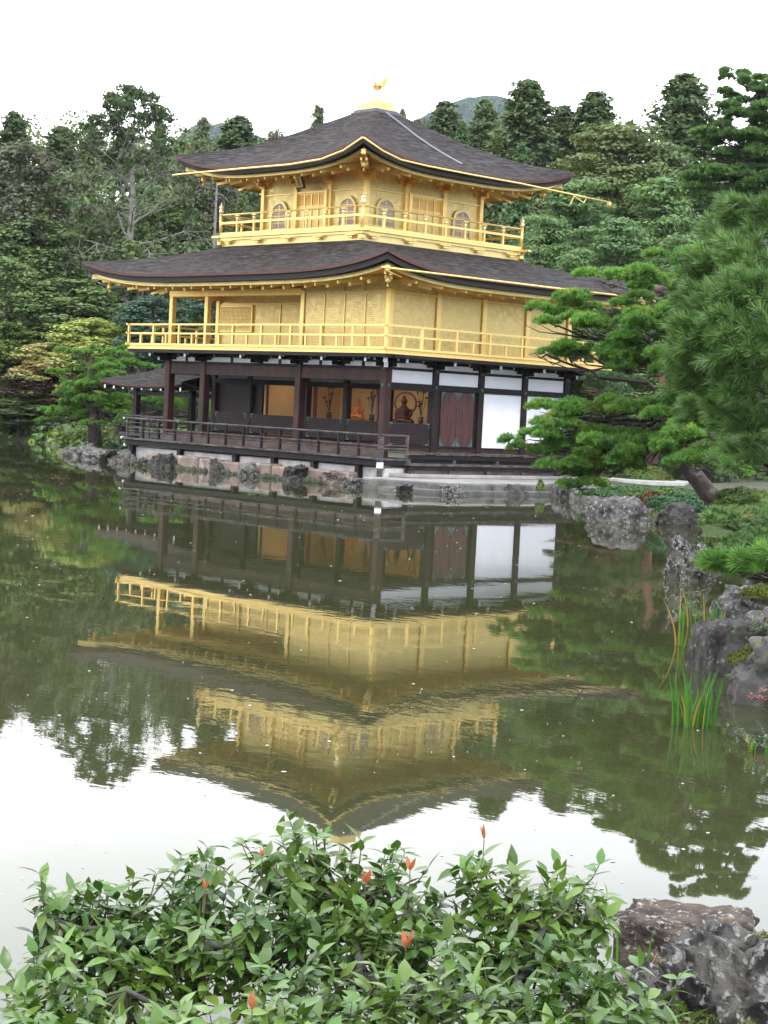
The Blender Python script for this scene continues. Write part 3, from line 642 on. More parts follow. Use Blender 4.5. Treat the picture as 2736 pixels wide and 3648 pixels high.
for i in range(14):
    x = W_ - 1.05 + (1.0 - W_ + 1.05) * i / 14; MB().box(x - .035, x + .035, -1.09, -1.01, .951, 1.63).build('railing_post', WOODB if i else WOODG, rl)
mb = MB(); mb.bar((1.05, -1.15, 1.665), (1.05, .14, 1.665), .09, .05); mb.bar((1.05, -1.05, 1.34), (1.05, .08, 1.34), .045, .04); mb.bar((1.05, -1.05, 1.24), (1.05, .08, 1.24), .045, .04); mb.bar((1.09, -1.3, .90), (1.09, .1, .90), .05, .06)
rl = mb.build('walkway_railing', WOODG, DK); MB().box(1.01, 1.09, .04, .12, .5, 1.64).build('railing_post', WOODG, rl)
mb = MB(); mb.tube([(W_ - 1.1, -1.05, 1.659), (W_ - 1.1, .9, 1.659)], .03, 8); mb.bar((W_ - 1.1, -1.05, 1.335), (W_ - 1.1, .9, 1.335), .04, .04)
rl = mb.build('walkway_railing', WOODG, DK)
for y in (-.1, .8): MB().box(W_ - 1.14, W_ - 1.06, y, y + .08, .93, 1.63).build('railing_post', WOODG, rl)
MB().lathe((W_ - 1.28, -1.05, 1.625), [(.05, 0), (.05, .06)], 8).box(W_ - 1.26, W_ - 1.2, -1.2, -1.1, .90, .98).box(W_ - 1.2, W_ - 1.14, -1.1, -1.0, .62, .72).build('painted_tip', WHITEP, DK)
# low bench steps along the east side
def plank_step(x0, x1, y0, y1, z, legs):
    mb = MB(); n = int((y1 - y0) / .24)
    if n > 0 and x1 - x0 > .5:
        for i in range(n): a = y0 + (y1 - y0) * i / n; mb.box(x0, x1 + random.Random(i).uniform(-.01, .012), a, a + (y1 - y0) / n - .008, z - .05, z)
    else: mb.box(x0, x1, y0, y1, z - .07, z)
    o_ = mb.build('bench_step', WOODG, DK)
    MB().box(x1 - .14, x1 - .06, y0 + .02, y1 - .02, z - .22, z - .073).build('step_rail', WOOD, o_)
    for i in range(legs): y = y0 + .15 + (y1 - y0 - .3) * i / (legs - 1); MB().box(x1 - .18, x1 - .04, y - .06, y + .06, .34, z - .222).build('step_leg', WOODG, o_)
plank_step(.15, 1.0, .15, N_, 1.13, 5); plank_step(1.04, 1.42, -.08, N_ + .2, .80, 6)
MB().box(.14, .86, .2, N_, .60, .9).build('dark_underfloor', WOODB, DK)
# ---- warm lamp inside the room (the photograph shows the interior lit)
lm = MB().box(-5.0, -1.6, 2.6, 2.72, 3.79, 3.85).build('ceiling_lamp', mat('lamp_housing', (.5, .4, .3), .5), GS)
for x, pw in ((-7.6, 17), (-3.6, 38), (-1.4, 16)):
    ld = bpy.data.lights.new('room_lamp', 'AREA'); ld.shape = 'RECTANGLE'; ld.size = 1.2; ld.size_y = .3; ld.energy = pw; ld.color = (1, .76, .50)
    lo_ = bpy.data.objects.new('room_lamp', ld); COL.objects.link(lo_); lo_.location = (x, 2.9, 3.75); lo_.rotation_euler = (R_(25), 0, 0)
    lo_.parent = GS
# ---- contents of the room
def remeshed(name, mb, vox, m_, parent, loc=(0, 0, 0)):
    me = bpy.data.meshes.new(name); me.from_pydata(mb.v, [], mb.f); o = bpy.data.objects.new(name, me); COL.objects.link(o)
    r = o.modifiers.new('r', 'REMESH'); r.mode = 'VOXEL'; r.voxel_size = vox; r.use_smooth_shade = True
    s_ = o.modifiers.new('s', 'SMOOTH'); s_.iterations = 3
    bpy.context.view_layer.update(); me2 = bpy.data.meshes.new_from_object(o.evaluated_get(bpy.context.evaluated_depsgraph_get()))
    bpy.data.objects.remove(o); me2.materials.clear(); me2.materials.append(m_); me2.name = name
    return link(name, me2, parent, loc)
def ball(mb, c, r, n=10):
    c = Vector(c); r = Vector(r) if hasattr(r, '__len__') else Vector((r, r, r)); vs = [c - Vector((0, 0, r.z))]
    for i in range(1, n):
        a = -PI / 2 + PI * i / n
        for k_ in range(n): t = 2 * PI * k_ / n; vs.append(c + Vector((r.x * math.cos(a) * math.cos(t), r.y * math.cos(a) * math.sin(t), r.z * math.sin(a))))
    vs.append(c + Vector((0, 0, r.z))); fs = [(0, 1 + (k_ + 1) % n, 1 + k_) for k_ in range(n)]
    for i in range(n - 2):
        for k_ in range(n): fs.append((1 + i * n + k_, 1 + i * n + (k_ + 1) % n, 1 + (i + 1) * n + (k_ + 1) % n, 1 + (i + 1) * n + k_))
    l = len(vs) - 1; fs += [(l, l - n + k_, l - n + (k_ + 1) % n) for k_ in range(n)]
    mb.add(vs, fs)
def seated(h):
    mb = MB()
    ball(mb, (0, 0, .16 * h), (.36 * h, .28 * h, .12 * h)); ball(mb, (-.26 * h, -.12 * h, .12 * h), (.16 * h, .16 * h, .09 * h)); ball(mb, (.26 * h, -.12 * h, .12 * h), (.16 * h, .16 * h, .09 * h))
    mb.lathe((0, 0, .15 * h), [(.17 * h, 0), (.17 * h, .15 * h), (.21 * h, .38 * h), (.12 * h, .48 * h), (.07 * h, .55 * h), (.06 * h, .62 * h)], 12)
    ball(mb, (0, -.01 * h, .82 * h), (.10 * h, .115 * h, .135 * h)); ball(mb, (0, .0, .96 * h), (.05 * h, .05 * h, .05 * h)); ball(mb, (0, -.125 * h, .80 * h), (.018 * h, .025 * h, .03 * h), 6)
    for s_ in (-1, 1):
        ball(mb, (s_ * .105 * h, .01 * h, .80 * h), (.018 * h, .03 * h, .05 * h), 6)
        mb.tube([(s_ * .19 * h, .02 * h, .55 * h), (s_ * .26 * h, 0, .38 * h), (s_ * .24 * h, -.14 * h, .28 * h), (s_ * .06 * h, -.24 * h, .27 * h)], [.075 * h, .065 * h, .05 * h, .035 * h], 8)
    return mb
ST1 = mat('aged_wood_statue', (.055, .022, .015), .5, c2=(.05, .02, .015), ns=8); ST2 = mat('gilt_red_statue', (.50, .13, .05), .45, .2, c2=(.6, .3, .08), ns=6)
s1 = thing('seated_statue', 'dark wooden seated statue with round halo, seen through the opening right of the corner column', 'statue', (-4.1, 4.7, 1.92)); s1.rotation_euler = (0, 0, R_(35))
remeshed('figure', seated(1.05), .02, ST1, s1)
MB().add([(.42 * math.cos(a), .25, .78 + .42 * math.sin(a)) for a in [i * PI / 12 for i in range(24)]] + [(.35 * math.cos(a), .25, .78 + .35 * math.sin(a)) for a in [i * PI / 12 for i in range(24)]] + [(.35 * math.cos(a), .28, .78 + .35 * math.sin(a)) for a in [i * PI / 12 for i in range(24)]] + [(.42 * math.cos(a), .28, .78 + .42 * math.sin(a)) for a in [i * PI / 12 for i in range(24)]],
         [(q * 24 + i, q * 24 + (i + 1) % 24, ((q + 1) % 4) * 24 + (i + 1) % 24, ((q + 1) % 4) * 24 + i) for q in range(4) for i in range(24)]).build('halo', ST1, s1)
s2 = thing('seated_statue', 'red and gold seated statue on a low stand in the gilded room', 'statue', (-6.6, 4.75, 1.92)); s2.rotation_euler = (0, 0, R_(20))
remeshed('figure', seated(.8), .018, ST2, s2, (0, 0, .12)); MB().lathe((0, 0, 0), [(.36, 0), (.40, .04), (.30, .07), (.38, .13)], 14).build('lotus_stand', ST2, s2)
VS = mat('dark_bronze_vase', (.03, .03, .028), .4, .3)
def vase(loc, label, seed):
    t = thing('flower_vase', label, 'vase', loc, 'bronze vases with lotus stems on the altar'); rn = random.Random(seed)
    MB().lathe((0, 0, 0), [(.10, 0), (.08, .04), (.06, .08), (.11, .16), (.09, .22), (.07, .25), (.12, .32)], 12).build('vase', VS, t, smooth=True)
    for i in range(9):
        a = rn.uniform(0, 2 * PI); h = rn.uniform(.4, 1.05); r = rn.uniform(.05, .32) * (1.1 - h * .6); p = [(0, 0, .3), (r * .5 * math.cos(a), r * .5 * math.sin(a), .3 + h * .5), (r * math.cos(a), r * math.sin(a), .3 + h)]
        st = MB().tube(p, .009, 5).build('stem', VS, t)
        m_ = MB()
        if i % 3: ball(m_, p[-1], (.075, .075, .03), 8)
        else: ball(m_, p[-1], (.04, .04, .075), 8)
        m_.build('lotus', VS, st, smooth=True)
vase((-7.9, 4.5, 1.92), 'bronze vase of tall lotus stems, leftmost of the three inside the gilded room', 1)
vase((-5.55, 4.5, 1.92), 'bronze vase of tall lotus stems just left of the corner column', 2)
vase((-3.0, 4.5, 1.92), 'bronze vase of lotus stems seen through the opening beside the red doors', 5)
# ---- fishing deck on the west side
FD = thing('fishing_deck', 'small open-sided fishing deck with curved shingle roof at the left end of the pavilion', 'deck', (0, 0, 0))
er = (-17.75, -12.35, 1.0, 5.2)
mb = MB(); ZR = [(0, 2.92), (.25, 3.08), (.5, 3.28), (.75, 3.52), (1, 3.80)]; zr_ = lambda s: float(np.interp(s, [a for a, c in ZR], [c for a, c in ZR]))
rx0, rx1, ry = -15.65, -12.35, 3.1
for (c0, c1, d0, d1) in (((er[0], er[2]), (er[1], er[2]), (rx0, ry), (rx1, ry)), ((er[1], er[3]), (er[0], er[3]), (rx1, ry), (rx0, ry)), ((er[0], er[3]), (er[0], er[2]), (rx0, ry), (rx0, ry))):
    P = []
    for i in range(12):
        s = i / 11
        for j in range(25):
            u = j / 24; lift = .17 * (abs(2 * u - 1) ** 3) * (1 - s); P.append((c0[0] + (c1[0] - c0[0]) * u + (d0[0] + (d1[0] - d0[0]) * u - c0[0] - (c1[0] - c0[0]) * u) * s, c0[1] + (c1[1] - c0[1]) * u + (d0[1] + (d1[1] - d0[1]) * u - c0[1] - (c1[1] - c0[1]) * u) * s, zr_(s) + lift))
    mb.grid(P, 12, 25)
FR = mb.build('deck_roof', BARK_ROOF, FD, smooth=True)
for nm, ins, a, c_, m_ in (('roof_edge', .0, .0, .08, RED_EDGE), ('under_edge', .05, .075, .14, DARK_EDGE)): band(er, ins, a, c_, .5, 2.92, 3.09, 3).build(nm, m_, FR)
MB().box(rx0 - .05, rx1, ry - .1, ry + .1, 3.76, 3.90).build('ridge_cap', mat('grey_ridge_tile', (.16, .16, .18), .6), FR)
MB().box(er[0] + .5, er[1], er[2] + .5, er[3] - .5, 2.80, 2.84).build('deck_ceiling', WOODB, FR)
for i in range(9):
    x = er[0] + .25 + (er[1] - er[0] - .4) * i / 8; o_ = MB().bar((x, er[2] + .08, 2.80), (x, er[2] + .9, 2.88), .08, .10).build('rafter', WOODB, FR); MB().bar((x, er[2] + .06, 2.80), (x, er[2] + .078, 2.80), .09, .14).build('rafter_tip', WHITEP, o_)
for i in range(5):
    y = er[2] + .6 + 3.1 * i / 4; o_ = MB().bar((er[0] + .08, y, 2.80), (er[0] + .9, y, 2.88), .08, .10).build('rafter', WOODB, FR); MB().bar((er[0] + .06, y, 2.80), (er[0] + .078, y, 2.80), .09, .14).build('rafter_tip', WHITEP, o_)
for x, y in ((-15.9, 1.5), (-16.2, 4.4), (-13.0, 4.4)): MB().box(x - .11, x + .11, y - .11, y + .11, .1, 2.9).build('column', WOODB, FD, bevel=.01)
MB().box(-16.3, -12.3, 1.44, 1.56, 2.52, 2.66).box(-16.3, -12.3, 4.34, 4.46, 2.52, 2.66).box(-16.1, -15.98, 1.56, 4.34, 2.522, 2.662).build('tie_beam', WOODB, FD)
MB().box(-16.6, W_ - .12, 1.2, 4.7, .93, 1.05).build('deck_floor', WOODG, FD)
mb = MB()
for (p, q) in (((-16.5, 4.6), (W_ - .2, 4.6)), ((-16.5, 1.3), (-16.5, 4.6)), ((-16.5, 1.3), (-12.95, 1.3))):
    for z, h in ((1.72, .06), (1.45, .04), (1.3, .04)): mb.bar((p[0], p[1], z), (q[0], q[1], z), .05, h)
rl = mb.build('deck_railing', WOODG, FD)
for i in range(6): MB().box(-16.5 + i * .9 - .03, -16.5 + i * .9 + .03, 4.57, 4.63, 1.05, 1.7).build('railing_post', WOODG, rl)
# ---- foundation, blocks and terrace
FW = tag(MB().box(W_ - 1.0, 1.0, -.80, 8.8, -.6, .62).build('foundation_wall', PLAST, None, bevel=.02), 'pale weathered plaster foundation wall under the dark pond walkway', 'wall')
xs = [-11.0, -9.9, -9.05, -7.9, -6.7, -5.55, -4.9, -3.9, -3.2, -2.15, -.95, .0]
nm = ['reddish block farthest left under the walkway', 'long tan block beside the second dark rock', 'tan block right of the long one', 'plain tan block in the middle of the left row', 'short block left of the grey upright rock', 'small orange-tinged block in the middle of the row', 'narrow buff block beside the middle rock', 'flat tan block left of the black boulder', 'pale tan block touching the black boulder', 'wide pinkish block right of the black boulder', 'pinkish block left of the brown pointed rock', 'last pinkish block before the terrace']
for i, x in enumerate(xs[:-1]):
    rn = random.Random(i); x1 = xs[i + 1] - .03
    o_ = MB().box(x, x1, -1.36 - rn.uniform(0, .12), -.84, -.5, .44 + rn.uniform(-.05, .03)).build('granite_block', GRANP, None, bevel=.05)
    tag(o_, 'pinkish tan granite ' + nm[i], 'stone block', 'granite blocks lining the pond edge')
TP = [(1.15, -1.75), (3.75, -.85), (3.95, 3.4), (3.6, 4.3), (.9, 8.9), (.2, 8.9), (1.45, .2), (1.3, -.4)]
TP = [(1.35, -2.0), (3.85, -.75), (3.95, 3.5), (3.3, 4.6), (3.3, 9.2), (-.2, 9.2), (-.2, -.75), (1.1, -.75)]
T_ = tag(MB().prism(TP, -.5, .30).build('stone_terrace', STONEG, None, bevel=.03), 'pale stone-paved terrace in front of the right-hand white walls, at the water', 'terrace')
MB().prism([(p[0] * .985 + .02, p[1] * .985) for p in TP], .301, .355).build('paving_slab', STONE, T_, bevel=.01)
MB().prism([(1.0, -.6), (1.65, -.45), (1.65, 8.9), (1.0, 8.9)], .356, .47).build('kerb', STONE, T_, bevel=.02)
MB().prism([(2.0, -2.0), (4.15, -1.05), (4.35, 3.4), (3.9, 3.4), (3.8, -.7)], -.5, .13).build('landing_step', STONEG, T_, bevel=.03)
for (u0, v0, u1, v1) in ((3.9, -.70, 3.99, 1.0), (3.93, 1.04, 4.03, 2.4), (3.95, 2.44, 4.04, 3.45)): MB().box(u0, u1, v0, v1, -.2, .31).build('facing_stone', STONEG, T_, bevel=.03)
# ================================================================ GROUND AND WATER
POND = np.array([(-75, -20), (-55, -2), (-42, 5), (-34, 7.2), (-30, 6.6), (-26.5, 5.0), (-23.5, 4.2), (-21.8, 2.2), (-20.6, .2), (-18.4, -1.0), (-16.5, -.9), (-14.3, -1.2), (-12.9, -1.3), (-10, -1.15), (0, -1.15), (1.3, -1.6), (3.6, -.6), (3.8, 3.2), (4.6, 3.6), (5.6, 3.2),
                 (8.3, 1.6), (10.5, 0), (12.6, -3.0), (14.0, -5.2), (16.4, -3.6), (18.5, -4.8), (20.5, -8), (24, -10.8), (27.2, -15), (30.2, -19.6), (32.9, -23.8), (35.0, -26.7), (37.0, -28.9), (38.9, -31.4), (39.9, -33.6),
                 (40.3, -35.2), (40.6, -36.6), (40.2, -38.4), (38.6, -40.6), (36, -44), (30, -50), (18, -60), (-20, -75), (-60, -60)], dtype=float)
def sdist(X, Y):
    """signed distance to the pond edge, positive on land"""
    sh = X.shape; P = np.stack([X.ravel(), Y.ravel()], 1); d = np.full(len(P), 1e9); ins = np.zeros(len(P), bool)
    for a, c_ in zip(POND, np.roll(POND, -1, 0)):
        ab = c_ - a; t = np.clip(((P - a) @ ab) / (ab @ ab), 0, 1); d = np.minimum(d, np.hypot(*(P - a - t[:, None] * ab).T))
        cnd = (a[1] > P[:, 1]) != (c_[1] > P[:, 1])
        xi = (c_[0] - a[0]) * (P[:, 1] - a[1]) / (c_[1] - a[1] + 1e-12) + a[0]; ins ^= cnd & (P[:, 0] < xi)
    return np.where(ins, -d, d).reshape(sh)
def gheight(X, Y):
    X = np.asarray(X, float); Y = np.asarray(Y, float); s = sdist(X, Y)
    k = 3 * np.clip((s + .5) / 1.6, 0, 1) ** 2 - 2 * np.clip((s + .5) / 1.6, 0, 1) ** 3
    h = -.7 + .95 * k + .05 * np.sin(X * .9 + 1) * np.cos(Y * .7) * (s > 0)
    f = (X - CAM.x) * FH.x + (Y - CAM.y) * FH.y; r = (X - CAM.x) * RH.x + (Y - CAM.y) * RH.y
    h += np.clip(f - 88, 0, 60) * .13 * (s > 0) + np.clip(f - 148, 0, 1e4) * .02 + np.clip(s, 0, 6) * .06 * np.clip((54 - f) / 12, 0, 1) * np.clip((r - 3) / 2, 0, 1)
    q = np.clip((Y - 3.6) / 1.6, 0, 1) * np.clip((X - 3.8) / 1.2, 0, 1) * (s > 0); h += .26 * q * q * (3 - 2 * q)
    return h
def G(x, y): return float(gheight(np.array([x]), np.array([y]))[0])
def axis(lo, hi, a, c_, st):
    core = np.arange(a, c_, st); o = []; x = a; d = st
    while x > lo: d *= 1.25; x -= d; o.append(x)
    q = []; x = core[-1]; d = st
    while x < hi: d *= 1.25; x += d; q.append(x)
    return np.array(o[::-1] + list(core) + q)
ax = axis(-2500, 2500, -60, 50, .55); ay = axis(-2500, 3000, -58, 16, .55)
GX, GY = np.meshgrid(ax, ay, indexing='ij'); H = gheight(GX, GY)
V = np.stack([GX.ravel(), GY.ravel(), H.ravel()], 1); nx_, ny_ = GX.shape
I, J = np.meshgrid(np.arange(nx_ - 1), np.arange(ny_ - 1), indexing='ij'); b0 = (I * ny_ + J).ravel()
F = np.stack([b0, b0 + ny_, b0 + ny_ + 1, b0 + 1], 1)
GR = mat('garden_ground', (.045, .055, .022), .95, c2=(.085, .060, .040), ns=.7, lo=.45, hi=.6, c3=(.055, .085, .02), ns3=.35, lo3=.5, hi3=.6, bump=.6, bs=6)
tag(link('ground', fast_mesh('ground', V, F, GR, True)), 'mossy and earthy garden ground around the pond', kind='structure')
del o_
# water
WM = bpy.data.materials.new('pond_water'); WM.use_nodes = True; t = WM.node_tree; p = t.nodes['Principled BSDF']
p.inputs['Base Color'].default_value = (.040, .043, .018, 1); p.inputs['Roughness'].default_value = .012; p.inputs['IOR'].default_value = 1.333
tcn = t.nodes.new('ShaderNodeTexCoord'); prev = None
def wave(scale, strength, st, rot, dist, det=2, mask=None):
    global prev
    m_ = t.nodes.new('ShaderNodeMapping'); m_.inputs['Scale'].default_value = st; m_.inputs['Rotation'].default_value = (0, 0, rot)
    n = t.nodes.new('ShaderNodeTexNoise'); n.inputs['Scale'].default_value = scale; n.inputs['Detail'].default_value = det; n.inputs['Roughness'].default_value = .5
    t.links.new(tcn.outputs['Object'], m_.inputs[0]); t.links.new(m_.outputs[0], n.inputs['Vector'])
    bp = t.nodes.new('ShaderNodeBump'); bp.inputs['Strength'].default_value = strength; bp.inputs['Distance'].default_value = dist
    src = n.outputs['Fac']
    if mask:
        n2 = t.nodes.new('ShaderNodeTexNoise'); n2.inputs['Scale'].default_value = mask[0]; n2.inputs['Detail'].default_value = 2; t.links.new(tcn.outputs['Object'], n2.inputs['Vector'])
        mr = t.nodes.new('ShaderNodeMapRange'); mr.inputs[1].default_value = mask[1]; mr.inputs[2].default_value = mask[2]; mr.inputs[3].default_value = .12
        t.links.new(n2.outputs['Fac'], mr.inputs[0]); mm = t.nodes.new('ShaderNodeMath'); mm.operation = 'MULTIPLY'; t.links.new(src, mm.inputs[0]); t.links.new(mr.outputs[0], mm.inputs[1]); src = mm.outputs[0]
    t.links.new(src, bp.inputs['Height'])
    if prev is not None: t.links.new(prev, bp.inputs['Normal'])
    prev = bp.outputs[0]
wave(.5, 1.0, (1, 1, 1), 0, .0022, 2)
wave(3.2, 1.0, (1, 1.8, 1), YAW,   .0007, 3, (.12, .42, .62))
t.links.new(prev, p.inputs['Normal'])
tag(MB().add([(-90, -90, 0), (60, -90, 0), (60, 30, 0), (-90, 30, 0)], [(0, 1, 2, 3)]).build('water', WM), 'still green pond water reflecting the pavilion', kind='structure')
# specks of scum drifting on the pond
rn = np.random.default_rng(3); V = []; F = []
CR = CAM
for i in range(300):
    f = 9 + 40 * rn.random() ** 1.3; r = rn.uniform(-.21, .19) * f; x, y = CR.x + FH.x * f + RH.x * r, CR.y + FH.y * f + RH.y * r
    if sdist(np.array([x]), np.array([y]))[0] > -.8: continue
    a = rn.uniform(0, 6.28); s_ = (.006 + .018 * rn.random() ** 3) * (f / 18) ** .5; n = len(V)
    for k_ in range(5):
        q = a + 2 * PI * k_ / 5; V.append((x + math.cos(q) * s_ * rn.uniform(.5, 1.3), y + math.sin(q) * s_ * rn.uniform(.5, 1.3), .004))
    V.append((x, y, .008))
    for k_ in range(5): F.append((n + k_, n + (k_ + 1) % 5, n + 5))
tag(link('floating_scum', fast_mesh('floating_scum', V, F, mat('pale_scum', (.55, .55, .50), .8))), 'tiny pale specks floating over the pond surface', 'floating specks', kind='stuff')
# gravel court right of the pavilion
GV = mat('white_gravel', (.46, .45, .43), .95, c2=(.34, .33, .31), ns=3, bump=.3, bs=30)
pl = [(4.6, 5.6), (5.6, 5.3), (6.5, 5.7), (6.9, 6.8), (5.8, 8.4), (4.2, 8.8), (3.9, 7.0)]
V = [(x, y, max(.56, G(x, y) + .03) if False else .60) for x, y in pl]
tag(MB().prism(pl, .3, .60).build('gravel', GV), 'pale raked gravel court beside the pavilion', kind='structure')
# distant hill
def hillmesh(name, cx, cy, R, Hh, seed, m_):
    n = 70; vs = []; P = []
    for i in range(n):
        for j in range(n):
            u, v = i / (n - 1) * 2 - 1, j / (n - 1) * 2 - 1; rr_ = math.hypot(u, v)
            h = Hh * max(0, math.cos(min(rr_, 1) * PI / 2)) ** 1.3 * (1 + .28 * noise.noise(Vector((u * 2.2 + seed, v * 2.2, 0))) + .03 * noise.noise(Vector((u * 30 + seed, v * 30, 0))))
            P.append((cx + u * R, cy + v * R * .8, h - 1))
    return tag(MB().grid(P, n, n).build(name, m_, smooth=True), 'wooded hill far behind the trees', kind='structure')
HM = mat('wooded_hill', (.050, .085, .065), .95, c2=(.020, .040, .032), ns=.07, c3=(.07, .10, .07), ns3=.02, bump=1, bs=.09, bd=12)
def wp(r, f): return (CAM.x + FH.x * f + RH.x * r, CAM.y + FH.y * f + RH.y * r)
x, y = wp(48, 1250); hillmesh('hill', x, y, 260, 190, 3, HM)
x, y = wp(-107, 1300); hillmesh('hill', x, y, 230, 172, 9, HM)
# ================================================================ ROCKS
RK1 = mat('grey_lichened_rock', (.16, .155, .145), .9, c2=(.055, .050, .048), ns=3.4, lo=.38, hi=.6, c3=(.30, .29, .26), ns3=11, lo3=.52, hi3=.66, bump=1.0, bs=16, bd=.05, spec=.15)
RK2 = mat('dark_slaty_rock', (.082, .076, .068), .88, c2=(.032, .030, .027), ns=5, stretch=(1, 1, .4), c3=(.20, .19, .18), ns3=14, lo3=.58, hi3=.7, bump=1.0, bs=12, bd=.04, spec=.15)
RK3 = mat('brown_pitted_rock', (.135, .105, .082), .9, c2=(.050, .040, .034), ns=6, lo=.38, hi=.58, c3=(.40, .36, .31), ns3=26, lo3=.56, hi3=.64, bump=1.0, bs=40, bd=.03, spec=.2)
RK4 = mat('craggy_white_veined_rock', (.13, .12, .105), .85, c2=(.028, .026, .024), ns=9, stretch=(1, 1, .7), lo=.42, hi=.56, c3=(.31, .30, .28), ns3=17, lo3=.54, hi3=.62, bump=1.0, bs=34, bd=.03, spec=.2)
RKM = mat('mossy_rock', (.12, .115, .10), .9, c2=(.05, .047, .042), ns=3, moss=(.10, .12, .012), bump=1.0, bs=14, bd=.03)
def rock(loc, size, label, m_, seed=0, rough=.28, power=.75, sub=4, rz=0, name='rock', freq=1.6, ridge=0.0, cat='rock', group=None, lean=(0, 0)):
    bm = bmesh.new(); bmesh.ops.create_icosphere(bm, subdivisions=sub, radius=1); o3 = Vector((seed * 7.3, seed * 3.1, seed * 1.7))
    for v in bm.verts:
        d = v.co.normalized(); q = Vector([math.copysign(abs(c_) ** power, c_) for c_ in d])
        n1 = noise.noise(d * freq + o3); n2 = noise.noise(d * freq * 2.7 + o3); n3 = noise.noise(d * freq * 7 + o3)
        k = 1 + rough * (n1 * 1.3 + n2 * .6 + n3 * .22)
        if ridge:
            st = Vector((d.x * 1.4 + d.z * .9, d.y * 1.4, d.z * .6)); r_ = (1 - abs(noise.noise(st * freq * 2.4 + o3)) * 2.4); r2_ = 1 - abs(noise.noise(st * freq * 6 + o3 * 2)) * 2.2
            r3_ = 1 - abs(noise.noise(d * freq * 14 + o3 * 3)) * 2; k += ridge * (r_ * .16 + r2_ * .09 + r3_ * .035)
        q = q * k; z = max(q.z, -.55)
        v.co = Vector((q.x * size[0] + lean[0] * z, q.y * size[1] + lean[1] * z, z * size[2]))
    me = bpy.data.meshes.new(name); bm.to_mesh(me); bm.free(); me.polygons.foreach_set('use_smooth', [sub > 4] * len(me.polygons)); me.materials.append(m_)
    o = link(name, me); o.location = loc; o.rotation_euler = (0, 0, rz); return tag(o, label, cat, group)
# support rocks under the walkway (left to right)
for (x, y, sx, sy, sz, m_, lb, sd_) in (
    (-17.6, .1, .62, .55, .62, RK1, 'grey lichened boulder at the left tip of the pine islet', 1),
    (-16.6, -.1, .75, .6, .60, RKM, 'low mossy boulder below the islet pine trunk', 2),
    (-15.5, -.2, .9, .6, .56, RK1, 'rounded grey boulder between the islet and the fishing deck', 3),
    (-14.6, -1.0, .9, .55, .50, RK1, 'long low grey rock in front of the islet boulders', 4),
    (-13.5, -1.25, .62, .5, .62, RK2, 'dark slanting rock under the left end of the walkway', 5),
    (-12.75, -1.35, .34, .3, .42, RK3, 'small reddish rock beside the dark slanting one', 6),
    (-12.1, -1.40, .42, .35, .66, RK1, 'upright buff grey rock near the left end of the walkway', 7),
    (-11.3, -1.5, .42, .3, .40, RK3, 'small red-brown rock right of the upright buff one', 8),
    (-9.75, -1.5, .55, .42, .72, RK2, 'dark leaning slate rock under the second walkway post', 9),
    (-6.45, -1.5, .42, .36, .62, RK2, 'grey upright rock under the third walkway post', 10),
    (-4.75, -1.55, .48, .40, .60, RK1, 'mottled grey rock under the middle of the walkway', 11),
    (-2.55, -1.6, .44, .42, .78, RK2, 'tall blackish boulder under the walkway', 12),
    (-2.0, -1.95, .42, .3, .26, RK2, 'small dark wedge rock at the foot of the black boulder', 13),
    (-.25, -1.55, .46, .38, .66, RK3, 'pointed red-brown rock below the walkway corner', 14),
    (.55, -1.75, .45, .36, .44, RK1, 'grey-pink rock between the brown rock and the terrace', 15),
    (3.05, -2.0, .36, .32, .42, RK1, 'whitish rock in the water at the left end of the terrace', 16),
    (4.35, -1.0, .34, .32, .46, RK4, 'craggy pale rock in the water before the middle of the terrace', 17),
    (4.45, 1.7, .36, .36, .48, RK2, 'dark grey rock with yellow weeds at the right of the terrace', 18),
    (4.7, 3.5, .45, .42, .95, RK1, 'tall grey rock closing the right end of the terrace', 19),
    (6.0, 3.7, .8, .55, .74, RK1, 'pale lichened boulder on the shore right of the terrace', 20),
    (8.3, 2.3, .95, .6, .60, RK2, 'dark overhung boulder on the far right shore', 21),
    (10.3, 1.0, .7, .5, .56, RK1, 'grey boulder behind the big waterside pair', 22),
    (14.2, -5.1, .82, .55, .78, RK1, 'big pale grey boulder, left of the waterside pair', 23),
    (15.2, -4.0, 1.10, .6, .70, RK2, 'broad low brownish grey boulder, right of the waterside pair', 24),
    (17.6, -2.9, .7, .4, .62, RK1, 'flat-topped grey stone on the bank behind the pair', 25),
    (16.2, -2.6, .40, .35, 1.15, RK2, 'dark upright stone standing on the right bank', 26),
    (17.1, -2.4, .25, .2, .8, RK2, 'small dark stone beside the upright one', 27)):
    rock((x, y, .0), (sx * (.70 + .28 * math.sin(sd_ * 2.3)), sy * .8, sz * (.60 if x < 5 else .68)), lb, m_, sd_, rough=.36 if x < 5 else .2, rz=YAW * (x > 5) + .3 * math.sin(sd_) * (x < 5), ridge=.7, lean=(.35 * math.sin(sd_ * 1.7) * (x < 5), 0), sub=4 if x < 5 else 5, power=.75 if x < 5 else .85)
rock((24.75, -15.85, .0), (.30, .28, .54), 'jagged black and white rock standing alone in the pond', RK4, 31, power=.8, ridge=1.0, sub=5, lean=(-.06, 0), rz=YAW)

